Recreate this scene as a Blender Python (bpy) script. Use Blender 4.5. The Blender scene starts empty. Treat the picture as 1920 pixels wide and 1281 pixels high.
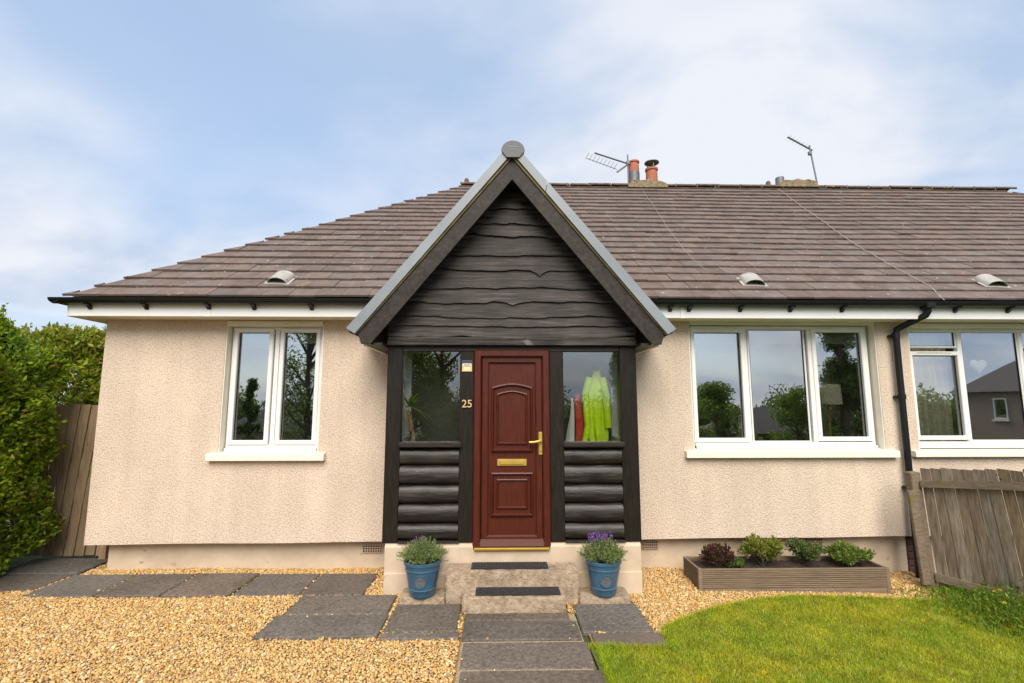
import bpy, bmesh, math, random
import numpy as np
from mathutils import Matrix, Vector
random.seed(7); rng = np.random.default_rng(7)
sc = bpy.context.scene
COL = sc.collection
R = math.radians
# ------------------------------------------------------------------ camera
cd = bpy.data.cameras.new('camera'); cam = bpy.data.objects.new('camera', cd); COL.objects.link(cam)
cd.sensor_width = 36.0; cd.lens = 920.0 / 1920 * 36; cd.clip_start = 0.05; cd.clip_end = 2000
cam.location = (0, 0, 1.87); cam.rotation_euler = (R(90 + 7.2), 0, R(-1.2))
sc.camera = cam
# ------------------------------------------------------------------ light
SUN = Vector((0.0, -0.80, 0.80)).normalized()
sl = bpy.data.lights.new('sun', 'SUN'); so = bpy.data.objects.new('sun', sl); COL.objects.link(so)
sl.energy = 1.5; sl.angle = R(45); sl.color = (1.0, 0.93, 0.82)
so.rotation_euler = SUN.to_track_quat('Z', 'Y').to_euler(); so.location = (-5, -8, 12)
w = bpy.data.worlds.new('World'); sc.world = w; w.use_nodes = True
nt = w.node_tree; nt.nodes.clear(); N = nt.nodes.new; L = nt.links.new
out = N('ShaderNodeOutputWorld'); bg = N('ShaderNodeBackground'); L(bg.outputs[0], out.inputs[0])
bg.inputs[1].default_value = 0.093
sky = N('ShaderNodeTexSky'); sky.sky_type = 'NISHITA'; sky.sun_disc = False
sky.sun_elevation = math.asin(SUN.z); sky.sun_rotation = math.atan2(SUN.x, SUN.y)
sky.air_density = 1.0; sky.dust_density = 1.2; sky.ozone_density = 1.4
tc = N('ShaderNodeTexCoord'); sep = N('ShaderNodeSeparateXYZ'); L(tc.outputs['Generated'], sep.inputs[0])
def mth(op, a, b=None, clamp=False):
    n = N('ShaderNodeMath'); n.operation = op; n.use_clamp = clamp
    for i, v in enumerate((a, b)):
        if v is None: continue
        if isinstance(v, (int, float)): n.inputs[i].default_value = v
        else: L(v, n.inputs[i])
    return n.outputs[0]
zz = mth('ADD', mth('ABSOLUTE', sep.outputs[2]), 0.28)
cmb = N('ShaderNodeCombineXYZ'); L(mth('DIVIDE', sep.outputs[0], zz), cmb.inputs[0]); L(mth('DIVIDE', sep.outputs[1], zz), cmb.inputs[1])
mp = N('ShaderNodeMapping'); L(cmb.outputs[0], mp.inputs[0]); mp.inputs['Location'].default_value = (4.35, 1.4, 0.0)
mp.inputs['Rotation'].default_value = (0, 0, R(25)); mp.inputs['Scale'].default_value = (0.75, 1.0, 1)
def wnoise(scale, detail, rough, dist, off):
    m2 = N('ShaderNodeVectorMath'); m2.operation = 'ADD'; L(mp.outputs[0], m2.inputs[0]); m2.inputs[1].default_value = off
    n = N('ShaderNodeTexNoise'); L(m2.outputs[0], n.inputs['Vector']); n.inputs['Scale'].default_value = scale
    n.inputs['Detail'].default_value = detail; n.inputs['Roughness'].default_value = rough; n.inputs['Distortion'].default_value = dist
    return n.outputs['Fac']
cr = N('ShaderNodeValToRGB'); L(wnoise(0.80, 4, 0.48, 0.25, (0, 0, 0)), cr.inputs[0])
cr.color_ramp.elements[0].position = 0.36; cr.color_ramp.elements[0].color = (0.10,) * 3 + (1,)
cr.color_ramp.elements[1].position = 0.55; cr.color_ramp.elements[1].color = (1,) * 3 + (1,)
cg = N('ShaderNodeValToRGB'); L(wnoise(2.0, 6, 0.54, 0.25, (7, 3, 2)), cg.inputs[0])
cg.color_ramp.elements[0].position = 0.36; cg.color_ramp.elements[0].color = (1.6, 2.05, 2.75, 1)
cg.color_ramp.elements[1].position = 0.58; cg.color_ramp.elements[1].color = (2.85, 2.95, 3.2, 1)
mx = N('ShaderNodeMix'); mx.data_type = 'RGBA'; L(cr.outputs[0], mx.inputs['Factor'])
# thin veil over the blue between the clouds
sk2 = N('ShaderNodeMix'); sk2.data_type = 'RGBA'; sk2.inputs['Factor'].default_value = 0.70; L(sky.outputs[0], sk2.inputs['A']); sk2.inputs['B'].default_value = (1.6, 2.05, 2.75, 1)
L(sk2.outputs['Result'], mx.inputs['A']); L(cg.outputs[0], mx.inputs['B'])
L(mx.outputs['Result'], bg.inputs[0])
vs = sc.view_settings; vs.view_transform = 'Standard'; vs.look = 'None'; vs.exposure = 1.70; vs.gamma = 1; vs.use_curve_mapping = False
sc.cycles.max_bounces = 8; sc.cycles.transparent_max_bounces = 16; sc.cycles.caustics_reflective = False; sc.cycles.caustics_refractive = False
sc.cycles.use_denoising = True

# ------------------------------------------------------------------ helpers
def mat(name, stops, scale=4, detail=5, rough=0.7, bump=None, stretch=(1, 1, 1), var=0.0, hvar=0.0, spots=(), metal=0.0, spec=0.5,
        attr=False, trans=0.0, coat=0.0, blotch=None, roughvar=0.0, island=False, streak=None):
    m = bpy.data.materials.new(name); m.use_nodes = True
    t = m.node_tree; n = t.nodes; l = t.links.new
    b = n['Principled BSDF']; o = n['Material Output']
    geo = n.new('ShaderNodeNewGeometry'); mpn = n.new('ShaderNodeMapping'); l(geo.outputs['Position'], mpn.inputs[0]); mpn.inputs['Scale'].default_value = stretch
    def noise(s, d=4, r=0.55, src=None):
        k = n.new('ShaderNodeTexNoise'); l(src or mpn.outputs[0], k.inputs['Vector']); k.inputs['Scale'].default_value = s
        k.inputs['Detail'].default_value = d; k.inputs['Roughness'].default_value = r; return k.outputs['Fac']
    def ramp(src, st, interp='LINEAR'):
        k = n.new('ShaderNodeValToRGB'); l(src, k.inputs[0]); e = k.color_ramp; e.interpolation = interp
        while len(e.elements) < len(st): e.elements.new(0.5)
        for q, (p, c) in zip(e.elements, st):
            q.position = p; q.color = tuple(c) + (1,)
        return k.outputs[0]
    nf = noise(scale, detail)
    c = ramp(nf, stops)
    if attr:
        a = n.new('ShaderNodeVertexColor'); a.layer_name = 'Col'
        k = n.new('ShaderNodeMix'); k.data_type = 'RGBA'; k.blend_type = 'MULTIPLY'; k.inputs['Factor'].default_value = 1; l(a.outputs[0], k.inputs['A']); l(c, k.inputs['B']); c = k.outputs['Result']
    if blotch:   # (scale, low, high): broad uneven weathering
        bl = ramp(noise(blotch[0], 3, 0.5, geo.outputs['Position']), [(0.3, (blotch[1],) * 3), (0.7, (blotch[2],) * 3)])
        k = n.new('ShaderNodeMix'); k.data_type = 'RGBA'; k.blend_type = 'MULTIPLY'; k.inputs['Factor'].default_value = 1; l(c, k.inputs['A']); l(bl, k.inputs['B']); c = k.outputs['Result']
    if streak:   # faint run-off marks down the face
        sm = n.new('ShaderNodeMapping'); l(geo.outputs['Position'], sm.inputs[0]); sm.inputs['Scale'].default_value = streak[2]
        bl = ramp(noise(1.0, 5, 0.6, sm.outputs[0]), [(streak[3] if len(streak) > 3 else 0.32, (streak[0],) * 3), (streak[4] if len(streak) > 3 else 0.6, (streak[1],) * 3)])
        k = n.new('ShaderNodeMix'); k.data_type = 'RGBA'; k.blend_type = 'MULTIPLY'; k.inputs['Factor'].default_value = 1; l(c, k.inputs['A']); l(bl, k.inputs['B']); c = k.outputs['Result']
    for (s, th, wd, col) in spots:
        f = ramp(noise(s, 3, 0.6, geo.outputs['Position']), [(th, (0, 0, 0)), (th + wd, (1, 1, 1))])
        k = n.new('ShaderNodeMix'); k.data_type = 'RGBA'; l(f, k.inputs['Factor']); l(c, k.inputs['A']); k.inputs['B'].default_value = tuple(col) + (1,); c = k.outputs['Result']
    if var or hvar:
        oi = geo if island else n.new('ShaderNodeObjectInfo'); rnd = oi.outputs['Random Per Island' if island else 'Random']; h = n.new('ShaderNodeHueSaturation'); l(c, h.inputs['Color'])
        mr = n.new('ShaderNodeMapRange'); l(rnd, mr.inputs[0]); mr.inputs[3].default_value = 1 - var; mr.inputs[4].default_value = 1 + var
        l(mr.outputs[0], h.inputs['Value'])
        if hvar:
            wn = n.new('ShaderNodeTexWhiteNoise'); wn.noise_dimensions = '1D'; l(rnd, wn.inputs['W'])
            m2 = n.new('ShaderNodeMapRange'); l(wn.outputs['Value'], m2.inputs[0]); m2.inputs[3].default_value = 1 - hvar; m2.inputs[4].default_value = 1 + hvar; l(m2.outputs[0], h.inputs['Saturation'])
        c = h.outputs[0]
    l(c, b.inputs['Base Color'])
    b.inputs['Roughness'].default_value = rough; b.inputs['Metallic'].default_value = metal; b.inputs['Specular IOR Level'].default_value = spec
    if roughvar:
        m3 = n.new('ShaderNodeMapRange'); l(nf, m3.inputs[0]); m3.inputs[1].default_value = 0.3; m3.inputs[2].default_value = 0.7
        m3.inputs[3].default_value = rough - roughvar; m3.inputs[4].default_value = rough + roughvar; l(m3.outputs[0], b.inputs['Roughness'])
    if coat: b.inputs['Coat Weight'].default_value = coat; b.inputs['Coat Roughness'].default_value = 0.15
    if bump:
        bs, st, di = bump[:3]
        bn = n.new('ShaderNodeBump'); bn.inputs['Strength'].default_value = st; bn.inputs['Distance'].default_value = di
        l(noise(bs, 4, 0.6), bn.inputs['Height']); l(bn.outputs[0], b.inputs['Normal'])
    if trans:
        tr = n.new('ShaderNodeBsdfTranslucent'); l(c, tr.inputs[0]); ms = n.new('ShaderNodeMixShader'); ms.inputs[0].default_value = trans
        l(b.outputs[0], ms.inputs[1]); l(tr.outputs[0], ms.inputs[2]); l(ms.outputs[0], o.inputs[0])
    return m
def S(c, k=0.08):   # two-stop gentle variation of one colour
    return [(0.3, [v * (1 - k) for v in c]), (0.7, [min(1, v * (1 + k)) for v in c])]
def glass_mat(name, refl, tint):
    m = bpy.data.materials.new(name); m.use_nodes = True; t = m.node_tree; n = t.nodes; l = t.links.new
    n.remove(n['Principled BSDF']); o = n['Material Output']
    tr = n.new('ShaderNodeBsdfTransparent'); tr.inputs[0].default_value = tint + (1,)
    gl = n.new('ShaderNodeBsdfGlossy'); gl.inputs['Roughness'].default_value = 0.0; gl.inputs[0].default_value = (1, 1, 1, 1)
    fr = n.new('ShaderNodeLayerWeight'); fr.inputs[0].default_value = 0.25
    mr = n.new('ShaderNodeMapRange'); l(fr.outputs['Fresnel'], mr.inputs[0]); mr.inputs[3].default_value = refl; mr.inputs[4].default_value = 1.0
    # slight waviness of old panes
    geo = n.new('ShaderNodeNewGeometry'); no = n.new('ShaderNodeTexNoise'); l(geo.outputs['Position'], no.inputs['Vector']); no.inputs['Scale'].default_value = 2.0; no.inputs['Detail'].default_value = 1
    bu = n.new('ShaderNodeBump'); bu.inputs['Strength'].default_value = 0.015; bu.inputs['Distance'].default_value = 0.02; l(no.outputs['Fac'], bu.inputs['Height']); l(bu.outputs[0], gl.inputs['Normal'])
    ms = n.new('ShaderNodeMixShader'); l(mr.outputs[0], ms.inputs[0]); l(tr.outputs[0], ms.inputs[1]); l(gl.outputs[0], ms.inputs[2]); l(ms.outputs[0], o.inputs[0])
    return m

class MB:
    def __init__(s): s.v = []; s.f = []; s.c = None
    def add(s, vs, fs):
        o = len(s.v); s.v += [tuple(map(float, p)) for p in vs]; s.f += [tuple(i + o for i in f) for f in fs]; return s
    def box(s, x0, x1, y0, y1, z0, z1, M=None):
        vs = [Vector(p) for p in ((x0, y0, z0), (x1, y0, z0), (x1, y1, z0), (x0, y1, z0), (x0, y0, z1), (x1, y0, z1), (x1, y1, z1), (x0, y1, z1))]
        if M is not None: vs = [M @ p for p in vs]
        return s.add(vs, [(0, 3, 2, 1), (4, 5, 6, 7), (0, 1, 5, 4), (1, 2, 6, 5), (2, 3, 7, 6), (3, 0, 4, 7)])
    def cbox(s, x0, x1, y0, y1, z0, z1, c=0.006, M=None):
        """box with chamfered edges"""
        c = min(c, (x1 - x0) * .45, (y1 - y0) * .45, (z1 - z0) * .45)
        bm = bmesh.new(); bmesh.ops.create_cube(bm, size=1)
        for v in bm.verts: v.co = Vector(((x0 + x1) / 2 + v.co.x * (x1 - x0), (y0 + y1) / 2 + v.co.y * (y1 - y0), (z0 + z1) / 2 + v.co.z * (z1 - z0)))
        bmesh.ops.bevel(bm, geom=bm.edges[:], offset=c, segments=1, affect='EDGES')
        bm.verts.index_update(); vs = [v.co.copy() for v in bm.verts]; fs = [[v.index for v in f.verts] for f in bm.faces]; bm.free()
        if M is not None: vs = [M @ p for p in vs]
        return s.add(vs, fs)
    def prism(s, poly, y0, y1, axis='y'):
        """extrude a 2D polygon: axis y -> (x,z), axis z -> (x,y), axis x -> (y,z)"""
        n = len(poly)
        def P(a, b, d): return {'y': (a, d, b), 'z': (a, b, d), 'x': (d, a, b)}[axis]
        vs = [P(a, b, y0) for a, b in poly] + [P(a, b, y1) for a, b in poly]
        return s.add(vs, [tuple(range(n)), tuple(range(2 * n - 1, n - 1, -1))] + [(i, i + n, (i + 1) % n + n, (i + 1) % n) for i in range(n)])
    def tube(s, pts, r, seg=8, cap=True):
        pts = [Vector(p) for p in pts]; n = len(pts); rs = r if isinstance(r, (list, tuple)) else [r] * n
        rings = []; prev = None
        for i, p in enumerate(pts):
            d = (pts[min(i + 1, n - 1)] - pts[max(i - 1, 0)]).normalized()
            a = prev if prev is not None else (Vector((0, 0, 1)) if abs(d.z) < 0.9 else Vector((1, 0, 0)))
            u = (a - d * a.dot(d)).normalized(); v = d.cross(u); prev = u
            rings.append([p + (u * math.cos(2 * math.pi * k / seg) + v * math.sin(2 * math.pi * k / seg)) * rs[i] for k in range(seg)])
        fs = [(i * seg + k, i * seg + (k + 1) % seg, (i + 1) * seg + (k + 1) % seg, (i + 1) * seg + k) for i in range(n - 1) for k in range(seg)]
        if cap: fs += [tuple(range(seg - 1, -1, -1)), tuple(range((n - 1) * seg, n * seg))]
        return s.add([q for g in rings for q in g], fs)
    def lathe(s, prof, cx, cy, seg=32):
        vs = [(cx + r * math.cos(2 * math.pi * k / seg), cy + r * math.sin(2 * math.pi * k / seg), z) for r, z in prof for k in range(seg)]
        n = len(prof)
        return s.add(vs, [(i * seg + k, i * seg + (k + 1) % seg, (i + 1) * seg + (k + 1) % seg, (i + 1) * seg + k) for i in range(n - 1) for k in range(seg)])
    def ring(s, x0, x1, z0, z1, wd, y0, y1, ch=0.006):
        """rectangular mitred frame in the xz plane, front at y0 with chamfered arrises"""
        def rect(d, y): return [(x0 + d, y, z0 + d), (x1 - d, y, z0 + d), (x1 - d, y, z1 - d), (x0 + d, y, z1 - d)]
        rs = [rect(0, y1), rect(0, y0 + ch), rect(ch, y0), rect(wd - ch, y0), rect(wd, y0 + ch), rect(wd, y1)]
        vs = [p for r_ in rs for p in r_]; fs = []
        for a in range(6):
            b = (a + 1) % 6
            for k in range(4): fs.append((a * 4 + k, b * 4 + k, b * 4 + (k + 1) % 4, a * 4 + (k + 1) % 4))
        return s.add(vs, fs)
    def mesh(s, name):
        me = bpy.data.meshes.new(name); me.from_pydata(s.v, [], s.f); me.update()
        bm = bmesh.new(); bm.from_mesh(me); bmesh.ops.recalc_face_normals(bm, faces=bm.faces); bm.to_mesh(me); bm.free()
        return me
    def build(s, name, m, parent=None, smooth=False):
        me = s.mesh(name)
        if smooth:
            me.polygons.foreach_set('use_smooth', [True] * len(me.polygons))
            if hasattr(me, 'set_sharp_from_angle'): me.set_sharp_from_angle(angle=R(40))
        return link(name, me, m, parent)
def link(name, me, m, parent=None, loc=None, rot=None):
    if m is not None and not me.materials: me.materials.append(m)
    o = bpy.data.objects.new(name, me); COL.objects.link(o)
    if loc is not None: o.location = loc
    if rot is not None: o.rotation_euler = rot
    if parent is not None:
        o.parent = parent; o.matrix_parent_inverse = WM[parent.name].inverted()
    WM[o.name] = o.matrix_basis.copy() if parent is None else o.matrix_basis.copy()
    return o
WM = {}
def tag(o, label=None, cat=None, group=None, kind=None):
    for k, v in (('label', label), ('category', cat), ('group', group), ('kind', kind)):
        if v: o[k] = v
    return o
def thing(name, label, cat, loc=(0, 0, 0), group=None):
    o = bpy.data.objects.new(name, None); COL.objects.link(o); o.location = loc; o.empty_display_size = 0.2
    WM[o.name] = Matrix.Translation(loc)
    return tag(o, label, cat, group)
def node(name, parent, loc=(0, 0, 0)):   # a part that is only a holder of sub-parts
    o = bpy.data.objects.new(name, None); COL.objects.link(o); o.location = loc; o.parent = parent; o.matrix_parent_inverse = WM[parent.name].inverted(); WM[o.name] = Matrix.Translation(loc)
    return o
def fast_mesh(name, V, F, col=None, smooth=False):
    V = np.asarray(V, dtype=np.float32); F = np.asarray(F, dtype=np.int32); k = F.shape[1]
    me = bpy.data.meshes.new(name); me.vertices.add(len(V)); me.vertices.foreach_set('co', V.ravel())
    me.loops.add(F.size); me.loops.foreach_set('vertex_index', F.ravel()); me.polygons.add(len(F))
    me.polygons.foreach_set('loop_start', np.arange(0, F.size, k, dtype=np.int32))
    if smooth: me.polygons.foreach_set('use_smooth', np.ones(len(F), dtype=bool))
    me.update(calc_edges=True)
    if col is not None:
        a = me.color_attributes.new('Col', 'FLOAT_COLOR', 'POINT'); c = np.ones((len(V), 4), dtype=np.float32); c[:, :3] = col; a.data.foreach_set('color', c.ravel())
    return me
def unit(a): return a / np.maximum(np.linalg.norm(a, axis=1, keepdims=True), 1e-9)
def leaves(P, D, ln, wd, cols, fold=0.25, nrm=None):
    """P centres, D directions; each leaf a folded four-point blade (2 triangles)"""
    n = len(P); D = unit(D); A = unit(rng.normal(size=(n, 3))) if nrm is None else nrm
    Wv = unit(np.cross(D, A)); Nn = np.cross(Wv, D)
    ln = np.broadcast_to(np.asarray(ln, dtype=float), (n,))[:, None]; wd = np.broadcast_to(np.asarray(wd, dtype=float), (n,))[:, None]
    a = P - D * ln * .5; b = P + Wv * wd * .5 + Nn * wd * fold - D * ln * .08; c = P + D * ln * .5; d = P - Wv * wd * .5 + Nn * wd * fold - D * ln * .08
    V = np.stack([a, b, c, d], 1).reshape(-1, 3); i = np.arange(n)[:, None] * 4
    F = np.concatenate([i + [0, 1, 2], i + [0, 2, 3]], 0)
    return V, F, np.repeat(cols, 4, axis=0)
def pick(n, palette, jit=0.18):
    p = np.array(palette)[rng.integers(0, len(palette), n)]
    return p * (1 + rng.uniform(-jit, jit, (n, 1)))
def join(parts):
    Vs, Fs, Cs = [], [], []; o = 0
    for V, F, c in parts: Vs.append(V); Fs.append(F + o); Cs.append(c); o += len(V)
    return np.concatenate(Vs), np.concatenate(Fs), np.concatenate(Cs)

# ------------------------------------------------------------------ materials
m_harl = mat('harling', [(0.28, (0.45, 0.335, 0.25)), (0.46, (0.665, 0.527, 0.41)), (0.64, (0.765, 0.64, 0.525))], 64, 5, 0.92, (66, 1.0, 0.013), blotch=(1.3, 0.90, 1.04), streak=(.92, 1.02, (5, 5, .45)), spec=0.2)
m_plinth = mat('plinth_paint', S((0.58, 0.46, 0.34), .06), 5, 4, 0.8, (40, .3, .004), blotch=(2.5, .88, 1.04), spots=[(9, .66, .05, (.40, .31, .22))], spec=.25)
m_white = mat('white_upvc', S((0.80, 0.79, 0.76), .02), 3, 2, 0.35, None, blotch=(4, .95, 1.0))
m_cream = mat('cream_paint', S((0.80, 0.75, 0.64), .03), 6, 3, 0.55, (30, .15, .002), blotch=(3, .93, 1.0))
TSP = [(17, .685, .02, (.42, .37, .32)), (7, .73, .03, (.34, .20, .08)), (2.2, .66, .10, (.13, .10, .09))]
TST = [(0.25, (0.112, 0.085, 0.074)), (0.75, (0.188, 0.147, 0.129))]
m_tile = mat('concrete_tile', TST, 7, 6, 0.9, (60, .5, .006), var=0.12, hvar=.2, spots=TSP, spec=.2)
m_tile2 = mat('concrete_tile_upper', TST, 7, 6, 0.9, (60, .5, .006), var=0.12, hvar=.2, spots=TSP, spec=.2, island=True)
m_ridge = mat('ridge_tile', [(0.3, (.09, .06, .045)), (.7, (.17, .11, .08))], 12, 5, .95, (50, .6, .01), spots=[(9, .60, .05, (.24, .17, .05)), (13, .70, .03, (.4, .38, .33))], var=.15)
m_deck = mat('roof_felt', S((.03, .025, .022)), 5, 3, .9)
m_black = mat('black_plastic', S((.009, .009, .0095), .2), 5, 3, .4, spec=.3)
m_timber = mat('dark_stain', [(.3, (.020, .015, .012)), (.7, (.040, .031, .026))], 5, 6, .42, (8, .35, .006), stretch=(1.2, 14, 16), var=.12, roughvar=.08, spec=.25)
m_timv = mat('dark_stain_upright', [(.3, (.010, .0078, .0052)), (.7, (.020, .0155, .0105))], 5, 6, .5, (8, .3, .005), stretch=(14, 14, 1.2), var=.08, roughvar=.08, spec=.18)
m_gable = mat('weathered_stain', [(.30, (.012, .009, .0075)), (.48, (.037, .030, .026)), (.72, (.092, .077, .069))], 3.0, 8, .55, (6, .6, .008), stretch=(.9, 8, 12), var=.2, blotch=(3.5, .7, 1.15), spots=[(4.5, .70, .03, (.015, .011, .009)), (2.6, .68, .05, (.15, .125, .11))], streak=(.35, 1.08, (.8, 30, 38), .34, .44), roughvar=.1, spec=.22)
m_barge = mat('barge_stain', [(.3, (.018, .0135, .011)), (.7, (.046, .037, .031))], 4, 7, .55, (9, .4, .005), stretch=(6, 6, 6), blotch=(3, .75, 1.1), spec=.25)
m_cap = mat('verge_grey', S((.22, .245, .27), .05), 4, 3, .4, None, blotch=(3, .85, 1.08))
m_capend = mat('ridge_cap_grey', S((.075, .079, .086), .08), 5, 3, .5)
m_underlay = mat('gold_batten', [(.3, (.10, .07, .02)), (.7, (.22, .16, .06))], 9, 4, .8)
m_maho = mat('mahogany_grain', [(.3, (.056, .0105, .0050)), (.7, (.090, .0180, .0088))], 5, 6, .36, (10, .12, .002), stretch=(16, 16, 1.0), roughvar=.05, spec=.3)
m_brass = mat('brass', S((.68, .45, .10), .1), 8, 3, .3, None, metal=.55)
m_thresh = mat('gold_threshold', S((.45, .27, .03), .1), 8, 3, .4, None, metal=.4)
m_slab = mat('grey_slab', [(.25, (.084, .070, .058)), (.5, (.136, .114, .096)), (.75, (.20, .168, .143))], 28, 7, .9, (60, .5, .005), var=.13, hvar=.3, blotch=(1.8, .82, 1.12), spots=[(11, .71, .02, (.42, .38, .34)), (3.2, .62, .12, (.085, .075, .062)), (95, .62, .04, (.28, .245, .21)), (60, .63, .04, (.06, .05, .044))], spec=.12)
m_slabb = mat('brown_slab', [(.25, (.10, .075, .058)), (.75, (.18, .14, .11))], 28, 7, .9, (60, .5, .005), blotch=(1.8, .85, 1.1), spots=[(95, .66, .03, (.24, .2, .17))])
m_conc = mat('old_concrete', [(.28, (.25, .175, .115)), (.5, (.40, .30, .21)), (.72, (.50, .40, .295))], 22, 7, .93, (45, .9, .012), blotch=(4.5, .74, 1.10), spots=[(60, .62, .04, (.17, .125, .085)), (80, .66, .03, (.55, .46, .35))], spec=.2)
m_mat = mat('rubber', S((.022, .022, .024), .3), 30, 3, .6, (80, .5, .004), spots=[(45, .66, .03, (.13, .12, .11))])
m_gbed = mat('gravel_bed', [(.35, (.20, .115, .045)), (.65, (.42, .27, .12))], 55, 3, .95, (60, 1, .015))
m_gravel = mat('gravel_stone', [(.3, (.82,) * 3), (.7, (1.1,) * 3)], 90, 3, .75, None, attr=True, spec=.35)
m_sand = mat('joint_sand', [(.3, (.22, .15, .08)), (.7, (.50, .38, .24))], 70, 4, .95, (90, 1, .01))
m_soil = mat('soil', [(.3, (.018, .011, .008)), (.7, (.055, .034, .024))], 30, 6, .95, (40, 1, .02))
m_ground = mat('rough_ground', [(.3, (.05, .065, .02)), (.7, (.10, .12, .04))], 1.5, 6, .95, (30, .6, .02))
m_road = mat('asphalt', S((.055, .054, .053), .2), 20, 6, .9, (90, .5, .006))
m_lawn = mat('lawn_turf', [(.3, (.09, .115, .014)), (.7, (.17, .18, .025))], 9, 6, .95, (60, 1, .02))
m_grass = mat('grass_blade', [(.30, (.75, .92, .8)), (.5, (1.0, 1.0, 1.0)), (.70, (1.28, 1.08, .9))], 2.0, 5, .6, None, attr=True, trans=.42, spec=.25, blotch=(6, .78, 1.12))
m_leaf = mat('leaf', S((1, 1, 1), .12), 5, 3, .5, None, attr=True, trans=.4, spec=.3)
m_petal = mat('petal', S((1, 1, 1), .08), 9, 3, .6, None, attr=True, trans=.25)
m_bark = mat('bark', [(.3, (.05, .036, .025)), (.7, (.12, .09, .065))], 8, 6, .95, (25, 1, .02), stretch=(3, 3, .8))
m_fence = mat('weathered_fence', [(.25, (.155, .112, .078)), (.5, (.275, .21, .152)), (.75, (.39, .315, .24))], 4.5, 7, .88, (8, .5, .006), stretch=(13, 13, .9), var=.20, hvar=.25, spots=[(7, .69, .03, (.06, .035, .02))], blotch=(2.5, .8, 1.1), spec=.2)
m_frail = mat('weathered_rail', [(.25, (.15, .108, .075)), (.75, (.28, .22, .16))], 4.5, 7, .9, (8, .5, .006), stretch=(5, 1.5, 12), var=.1, spots=[(6, .63, .06, (.19, .15, .03))], spec=.2)
m_gate = mat('gate_wood', [(.25, (.20, .135, .072)), (.75, (.39, .28, .17))], 4.5, 7, .85, (8, .5, .006), stretch=(13, 13, .9), var=.16, spots=[(6, .70, .03, (.05, .03, .015)), (1.6, .60, .15, (.12, .10, .045))], spec=.2)
m_deckb = mat('planter_board', [(.25, (.14, .096, .062)), (.75, (.27, .20, .135))], 5, 7, .85, (9, .5, .004), stretch=(1.0, 10, 14), var=.14, spec=.2)
m_blue = mat('blue_glaze', S((.045, .110, .175), .12), 6, 4, .32, (30, .12, .003), blotch=(8, .88, 1.1), coat=.2)
m_medal = mat('medallion', [(.35, (.07, .10, .14)), (.65, (.15, .135, .12))], 60, 4, .6, (70, .6, .006))
m_terra = mat('terracotta', [(.3, (.33, .10, .055)), (.7, (.44, .16, .09))], 6, 5, .8, (40, .4, .006), spots=[(7, .63, .06, (.62, .45, .33))])
m_grey = mat('grey_metal', S((.16, .165, .17), .15), 6, 4, .5, None, metal=.3)
m_vent = mat('vent_grey', S((.36, .34, .31), .15), 9, 4, .7, (40, .3, .003), spots=[(14, .66, .04, (.22, .2, .15))])
m_mortar = mat('mossy_mortar', [(.3, (.15, .12, .06)), (.55, (.26, .20, .12)), (.75, (.36, .27, .17))], 12, 6, .95, (30, 1, .02), spots=[(8, .60, .06, (.10, .10, .025)), (15, .68, .03, (.55, .5, .44))])
m_brick = mat('brown_brick', [(.3, (.045, .022, .018)), (.7, (.10, .045, .035))], 14, 5, .9, (40, .6, .008), var=.25)
m_grille = mat('air_brick', S((.50, .36, .25), .1), 9, 4, .85)
m_hole = mat('dark_hole', S((.01, .009, .008)), 9, 2, .9)
m_room = mat('plaster', S((.42, .38, .33), .04), 2, 3, .85)
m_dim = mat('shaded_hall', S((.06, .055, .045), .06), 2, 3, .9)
m_dark = mat('dark_stuff', S((.02, .02, .021), .2), 4, 3, .6)
m_blind = mat('blind_fabric', S((.80, .74, .62), .04), 40, 3, .8, None, trans=.3)
m_curt = mat('curtain_cloth', S((.80, .74, .58), .05), 20, 3, .85, None, trans=.25)
m_hivis = mat('hi_vis_cloth', S((.62, .88, .005), .06), 14, 4, .6, (20, .5, .02), trans=.15)
m_red = mat('red_cloth', S((.42, .025, .02), .15), 12, 4, .8, (25, .4, .01))
m_pale = mat('pale_cloth', S((.62, .62, .58), .08), 12, 4, .8, (25, .4, .01))
m_plaque = mat('plaque_orange', S((.72, .42, .16), .06), 20, 3, .5)
m_plaq2 = mat('plaque_pale', S((.80, .62, .38), .05), 20, 3, .5)
m_navy = mat('plaque_navy', S((.02, .035, .075), .1), 20, 3, .5)
m_bluep = mat('blue_plastic', S((.03, .22, .55), .1), 8, 3, .4)
m_slate = mat('slate_roof', [(.3, (.035, .033, .033)), (.7, (.07, .064, .06))], 5, 5, .85, (20, .5, .02))
m_beige = mat('beige_render', S((.30, .23, .18), .1), 6, 5, .9, (40, .6, .01))
GLASS = glass_mat('window_glass', 0.31, (0.93, 0.95, 0.94))
GLASS2 = glass_mat('porch_glass', 0.09, (0.95, 0.96, 0.95))

# ------------------------------------------------------------------ key dimensions
W = 5.83       # face of the house wall
P = 5.19       # face of the porch
CXP = 0.1135   # porch centre line
def gz(x): return 0.0 if x < 0.7 else -(min(x, 6.0) - 0.7) * 0.022
def back(y):   # land falls away behind the camera
    t = min(max((-3.0 - y) / 12.0, 0), 1); return -3.6 * t * t * (3 - 2 * t)

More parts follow.
